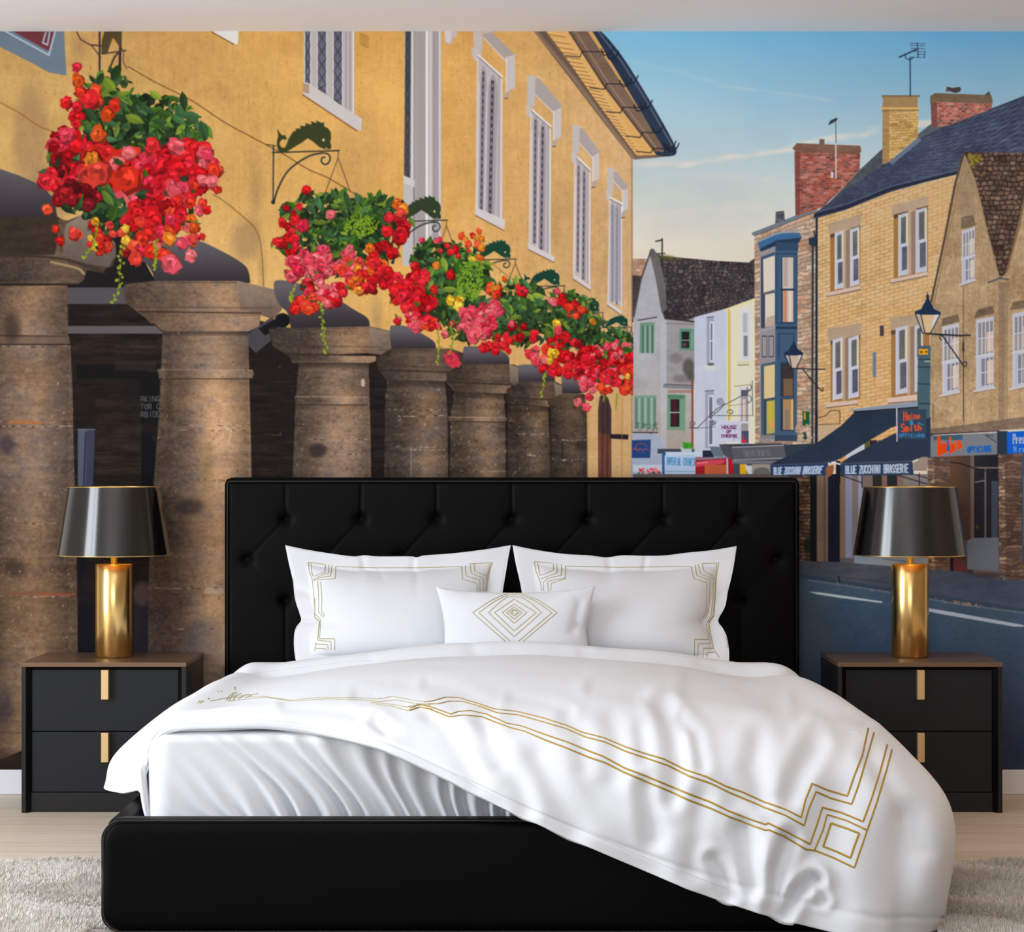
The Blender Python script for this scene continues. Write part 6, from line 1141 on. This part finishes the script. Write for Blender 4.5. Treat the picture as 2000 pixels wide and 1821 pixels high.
PRn = [zb([(145, 658), (262, 668)]), zb([(145, 658), (155, 720), (185, 790), (196, 850)]), zb([(165, 664), (182, 750), (268, 715), (270, 672)]), zb([(188, 770), (292, 732), (292, 672)]), zb([(206, 850), (205, 790), (240, 765), (320, 748), (322, 678)]), zb([(236, 850), (232, 790), (262, 778), (346, 768), (348, 688)]), zb([(252, 850), (255, 800), (345, 770)]), zb([(348, 688), (700, 695), (1160, 690)]),
       zb([(1165, 690), (1182, 768), (1265, 795), (1268, 900), (1262, 985), (1237, 1030)]), zb([(1190, 682), (1202, 748), (1290, 780), (1285, 900), (1278, 985), (1255, 1030)]), zb([(1212, 675), (1225, 738), (1312, 770), (1308, 900), (1296, 1010), (1270, 1055)]), zb([(1237, 672), (1250, 722), (1325, 760), (1318, 900), (1308, 1010), (1276, 1060)]), zb([(1237, 672), (1330, 668), (1326, 750)]), zb([(1345, 662), (1330, 760), (1322, 900), (1315, 1010), (1282, 1060)]),
       zb([(1265, 1060), (1280, 1165), (1187, 1163), (1187, 1270)]), zb([(1280, 1065), (1290, 1192), (1212, 1192), (1208, 1278)]), zb([(1284, 1070), (1300, 1160), (1312, 1222), (1245, 1222), (1242, 1278)]), zb([(1312, 1222), (1325, 1248), (1266, 1248), (1268, 1278)]), zb([(1325, 1248), (1350, 1280)])]
stitch('gold_embroidery', PRn, tr, m_goldl, pr, r=.0011)
CT = [(851, 1146), (880, 1151), (920, 1156), (1000, 1158), (1060, 1157), (1110, 1153), (1163, 1145)]
CR = [(1163, 1145), (1156, 1175), (1150, 1200), (1144, 1230), (1147, 1250), (1152, 1300)]
CL = [(851, 1146), (858, 1170), (864, 1195), (868, 1225), (868, 1255), (864, 1300)]
CB = [(864, 1300), (950, 1303), (1050, 1303), (1152, 1300)]
lp, tc_ = pillow('cushion', CT, CR, CB, CL, 6.95, 6.89, .05, (0, 0), 'small white lumbar cushion with gold nested diamonds, leaning on the two pillows', 'cushion', wr=[([(1132, 1180), (1120, 1230)], 10, .006), ([(1148, 1228), (1130, 1222)], 6, .006)])
zc = lambda L: [(400+x/3.3333, 900+y/3.3333) for x, y in L]
def dia(l, t, r_, b_): return [(l, 1197), ((l+1004)/2, (1197+t)/2), (1004, t), ((r_+1004)/2, (1197+t)/2), (r_, 1197), ((r_+1004)/2, (1197+b_)/2), (1004, b_), ((l+1004)/2, (1197+b_)/2), (l, 1197)] if l > 960 else [(l, 1197), ((l+1004)/2-4, 1197-(1197-t)*.62), (1004-14, t+1), (1004, t), (1018, t+1), ((r_+1004)/2+6, 1197-(1197-t)*.62), (r_, 1197), ((r_+1004)/2, (1197+b_)/2), (1004, b_), ((l+1004)/2, (1197+b_)/2), (l, 1197)]
stitch('gold_embroidery', [dia(923, 1158.5, 1088, 1268), dia(935, 1162, 1078, 1260), dia(954, 1166, 1057, 1244), dia(966, 1171, 1047, 1233), dia(981, 1180, 1029, 1218), dia(989, 1186, 1020, 1210), dia(995, 1190, 1014, 1204), [(1000, 1193), (1010, 1194), (1009, 1200), (1000, 1199), (1000, 1193)]], tc_, m_goldl, lp, r=.0011)
# ---------------------------------------------------------------- nightstands
m_ns = mat('black_lacquer', (20, 20, 21), .34, spec=.4)
m_top = mat('bronze_lacquer_top', (122, 96, 76), .32, spec=.5, metal=.4)
m_front = mat('charcoal_drawer', (26, 28, 31), .5, spec=.25)
m_brass = mat('brass_handle', (226, 192, 140), .42, metal=.8)
def nightstand(x0, label):
    """x0: left side; built 0.522 wide, 0.477 high, 0.41 deep with its back at the wall"""
    x1 = x0+.522; yf, yb, zt = -.41, -.018, .477
    o = empty('nightstand', ((x0+x1)/2, -.21, 0)); tag(o, label, 'nightstand', 'pair of nightstands beside the bed')
    bm = bmesh.new(); t = .014
    # mitred shell: top, two sides and floor panel with a bevelled front lip
    box_obj('top', (x0, x1, yf, yb, zt-t, zt), m_top, o, .0012); add_box(bm, x0, x0+t, yf, yb, 0, zt-t, .0012); add_box(bm, x1-t, x1, yf, yb, 0, zt-t, .0012); add_box(bm, x0+t, x1-t, yb-.012, yb, .03, zt-t); add_box(bm, x0+t, x1-t, yf+.03, yb, .05, .062)
    P = lambda a, y, c: (a, y, c)
    for (ax, bx_, cx_, dx_) in [(((x0+t), yf+.002, .0), ((x0+.027), yf+.02, .0), ((x0+.027), yf+.02, zt-.025), ((x0+t), yf+.002, zt-t)), (((x1-t), yf+.002, .0), ((x1-.027), yf+.02, .0), ((x1-.027), yf+.02, zt-.025), ((x1-t), yf+.002, zt-t)), (((x0+t), yf+.002, zt-t), ((x0+.027), yf+.02, zt-.025), ((x1-.027), yf+.02, zt-.025), ((x1-t), yf+.002, zt-t))]:
        vs = [bm.verts.new(p) for p in (ax, bx_, cx_, dx_)]; f = bm.faces.new(vs); r = bmesh.ops.solidify(bm, geom=[f], thickness=.002)
    bmesh.ops.recalc_face_normals(bm, faces=bm.faces[:])
    bm_obj('case', bm, m_ns, o)
    a, b_ = x0+.028, x1-.028
    for z0, z1 in ((.2575, .4535), (.0640, .2545)):
        dr = box_obj('drawer', (a, b_, yf+.022, yb-.03, z0, z1), m_front, o, .0015)
        cxm = (x0+x1)/2+.003
        box_obj('handle', (cxm-.0115, cxm+.0115, yf-.002, yf+.024, z1-.094, z1-.0005), m_brass, dr, .0012)
    box_obj('plinth', (x0+.027, x1-.027, yf+.02, yf+.036, .003, .0615), m_ns, o, .001)
    return o
nightstand(-1.554, 'black two-drawer nightstand with brass pulls, on the left of the bed')
nightstand(1.032, 'black two-drawer nightstand with brass pulls, on the right of the bed')
# ---------------------------------------------------------------- table lamps
m_shade = mat('black_lamp_shade', (8, 8, 8), .16, spec=.8, coat=.5)
m_inner = mat('gold_shade_lining', (214, 170, 80), .35, metal=.8)
m_rim = mat('gold_rim', (226, 190, 120), .25, metal=.9)
m_base = mat('brushed_brass', (240, 204, 134), .24, metal=1., noise=((160, 160, 2), (232, 192, 120)), bump=((300, 300, 4), .05, .0004))
m_neck = mat('yellow_brass', (255, 214, 96), .4, metal=.5)
m_bulb = bpy.data.materials.new('lit_bulb'); m_bulb.use_nodes = True
e = m_bulb.node_tree.nodes['Principled BSDF']; e.inputs['Emission Color'].default_value = (1, .72, .34, 1); e.inputs['Emission Strength'].default_value = 14
def lamp(cx, label):
    cy = -.2; o = empty('table_lamp', (cx, cy, .477)); tag(o, label, 'lamp', 'pair of table lamps')
    z0 = .4775
    lathe('lamp_base', [(0, z0), (.056, z0), (.0585, z0+.002), (.0585, z0+.010), (.060, z0+.012), (.060, .778), (.0588, .780), (0, .780)], m_base, o, 96, cx, cy)
    lathe('neck', [(0, .780), (.0105, .780), (.0105, .83), (.013, .832), (.013, .87), (0, .87)], m_neck, o, 32, cx, cy)
    sh = lathe('lamp_shade', [(.1845-.0335*k/8, .811+.22*k/8) for k in range(9)], m_shade, o, 128, cx, cy)
    
    lathe('shade_lining', [(.1805, .812), (.147, 1.030)], m_inner, sh, 128, cx, cy)
    for r, z in ((.1847, .8105), (.1512, 1.0315)):
        lathe('rim', [(r+.0016*math.cos(a), z+.0018*math.sin(a)) for a in [k*math.pi/4 for k in range(8)]], m_rim, sh, 128, cx, cy, True)
    V, Fc = [], []
    for k in range(3): a = k*2.094+.3; tube([(cx+.012*math.cos(a), cy+.012*math.sin(a), 1.0), (cx+.150*math.cos(a), cy+.150*math.sin(a), 1.012)], .0014, 6, V, Fc)
    tube([(cx, cy, .87), (cx, cy, 1.0)], .003, 6, V, Fc, nrm=[(1, 0, 0)]*2); mesh_obj('shade_holder', V, Fc, m_rim, sh)
    bm = bmesh.new(); bmesh.ops.create_uvsphere(bm, u_segments=20, v_segments=12, radius=.024)
    for v in bm.verts: v.co = Vector((cx+v.co.x, cy-.03+v.co.y, .905+v.co.z))
    bm_obj('bulb', bm, m_bulb, o, True)
    return o
lamp(-1.2985, 'gold cylinder table lamp with glossy black shade on the left nightstand')
lamp(1.2985, 'gold cylinder table lamp with glossy black shade on the right nightstand')
# ---------------------------------------------------------------- shag rug
m_rug = mat('rug_backing', (150, 138, 126), .95)
m_pile = mat('shag_pile', (244, 240, 232), .9, spec=.1, noise=((60, 60, 60), (206, 196, 184)))
rx0, rx1, ry0, ry1, rr = -1.95, 1.44, -3.9, -1.34, .1
rug = empty('rug', (0, -2.6, 0)); tag(rug, 'thick shaggy light beige rug under the foot of the bed', 'rug')
P = []
for cxx, cyy, a0 in ((rx1-rr, ry1-rr, 0), (rx0+rr, ry1-rr, 90), (rx0+rr, ry0+rr, 180), (rx1-rr, ry0+rr, 270)):
    for k in range(7): a = math.radians(a0+15*k); P.append((cxx+rr*math.cos(a), cyy+rr*math.sin(a)))
n = len(P); V = [(x, y, .0004) for x, y in P]+[(x, y, .0028) for x, y in P]
mesh_obj('rug_backing', V, [(k, (k+1) % n, n+(k+1) % n, n+k) for k in range(n)]+[tuple(range(n, 2*n)), tuple(range(n-1, -1, -1))], m_rug, rug, False)
rg = np.random.RandomState(9)
def pile_zone(x0, x1, y0, y1, dens):
    m_ = int((x1-x0)*(y1-y0)*dens); return np.stack([rg.uniform(x0, x1, m_), rg.uniform(y0, y1, m_)], 1)
T = np.concatenate([pile_zone(rx0, -.955, -2.45, ry1+.01, 105000), pile_zone(.955, rx1, -2.6, ry1+.01, 105000), pile_zone(-.955, .955, -2.6, -2.255, 45000), pile_zone(rx0, -.955, -2.6, -2.45, 60000), pile_zone(rx0, rx1, ry0, -2.6, 32000)])
ins = np.ones(len(T), bool)
for sx, cxx in ((1, rx1-rr), (-1, rx0+rr)):
    k = ((T[:, 0]-cxx)*sx > 0) & (T[:, 1] > ry1-rr); ins[k] = np.hypot(T[k, 0]-cxx, T[k, 1]-(ry1-rr)) < rr+.006
T = T[ins]; K = len(T)
swirl = np.sin(T[:, 0]*9+2*np.sin(T[:, 1]*6))+np.cos(T[:, 1]*13+T[:, 0]*5); ang = swirl*1.3+rg.normal(0, .9, K)
h = .022+.007*np.sin(T[:, 0]*14+T[:, 1]*9)+.006*np.sin(T[:, 1]*24+2*np.sin(T[:, 0]*5))+rg.uniform(-.005, .005, K); ln = rg.uniform(.003, .011, K)
h = np.where((np.abs(T[:, 0]) < 1.0) & (T[:, 1] < -2.2), h*np.clip((-2.255-T[:, 1])/.16, .12, 1), h)   # pressed flat along the foot of the bed
a2 = rg.uniform(0, 6.283, K); wd = rg.uniform(.0007, .0013, K)
ca, sa = np.cos(a2)*wd, np.sin(a2)*wd; tx, ty = np.cos(ang)*ln, np.sin(ang)*ln
VV = np.zeros((K, 5, 3), np.float32); z0 = np.full(K, .002)
VV[:, 0] = np.stack([T[:, 0]-ca, T[:, 1]-sa, z0], 1); VV[:, 1] = np.stack([T[:, 0]+ca, T[:, 1]+sa, z0], 1)
VV[:, 2] = np.stack([T[:, 0]+ca+tx*.4, T[:, 1]+sa+ty*.4, z0+h*.6], 1); VV[:, 3] = np.stack([T[:, 0]-ca+tx*.4, T[:, 1]-sa+ty*.4, z0+h*.6], 1); VV[:, 4] = np.stack([T[:, 0]+tx, T[:, 1]+ty, z0+h*.9], 1)
me = bpy.data.meshes.new('pile'); me.vertices.add(K*5); me.vertices.foreach_set('co', VV.ravel())
base = (np.arange(K)*5)[:, None]; li = np.concatenate([base+np.array([[0, 1, 2, 3]]), base+np.array([[3, 2, 4]])], 1).astype(np.int32)
me.loops.add(K*7); me.loops.foreach_set('vertex_index', li.ravel()); me.polygons.add(K*2); me.polygons.foreach_set('loop_start', np.stack([np.arange(K)*7, np.arange(K)*7+4], 1).astype(np.int32).ravel()); me.update(calc_edges=True)
me.materials.append(m_pile); o = bpy.data.objects.new('pile', me); C.objects.link(o); o.parent = rug; o.matrix_parent_inverse = Matrix.Translation(-Vector(rug.location)); o['kind'] = 'stuff'
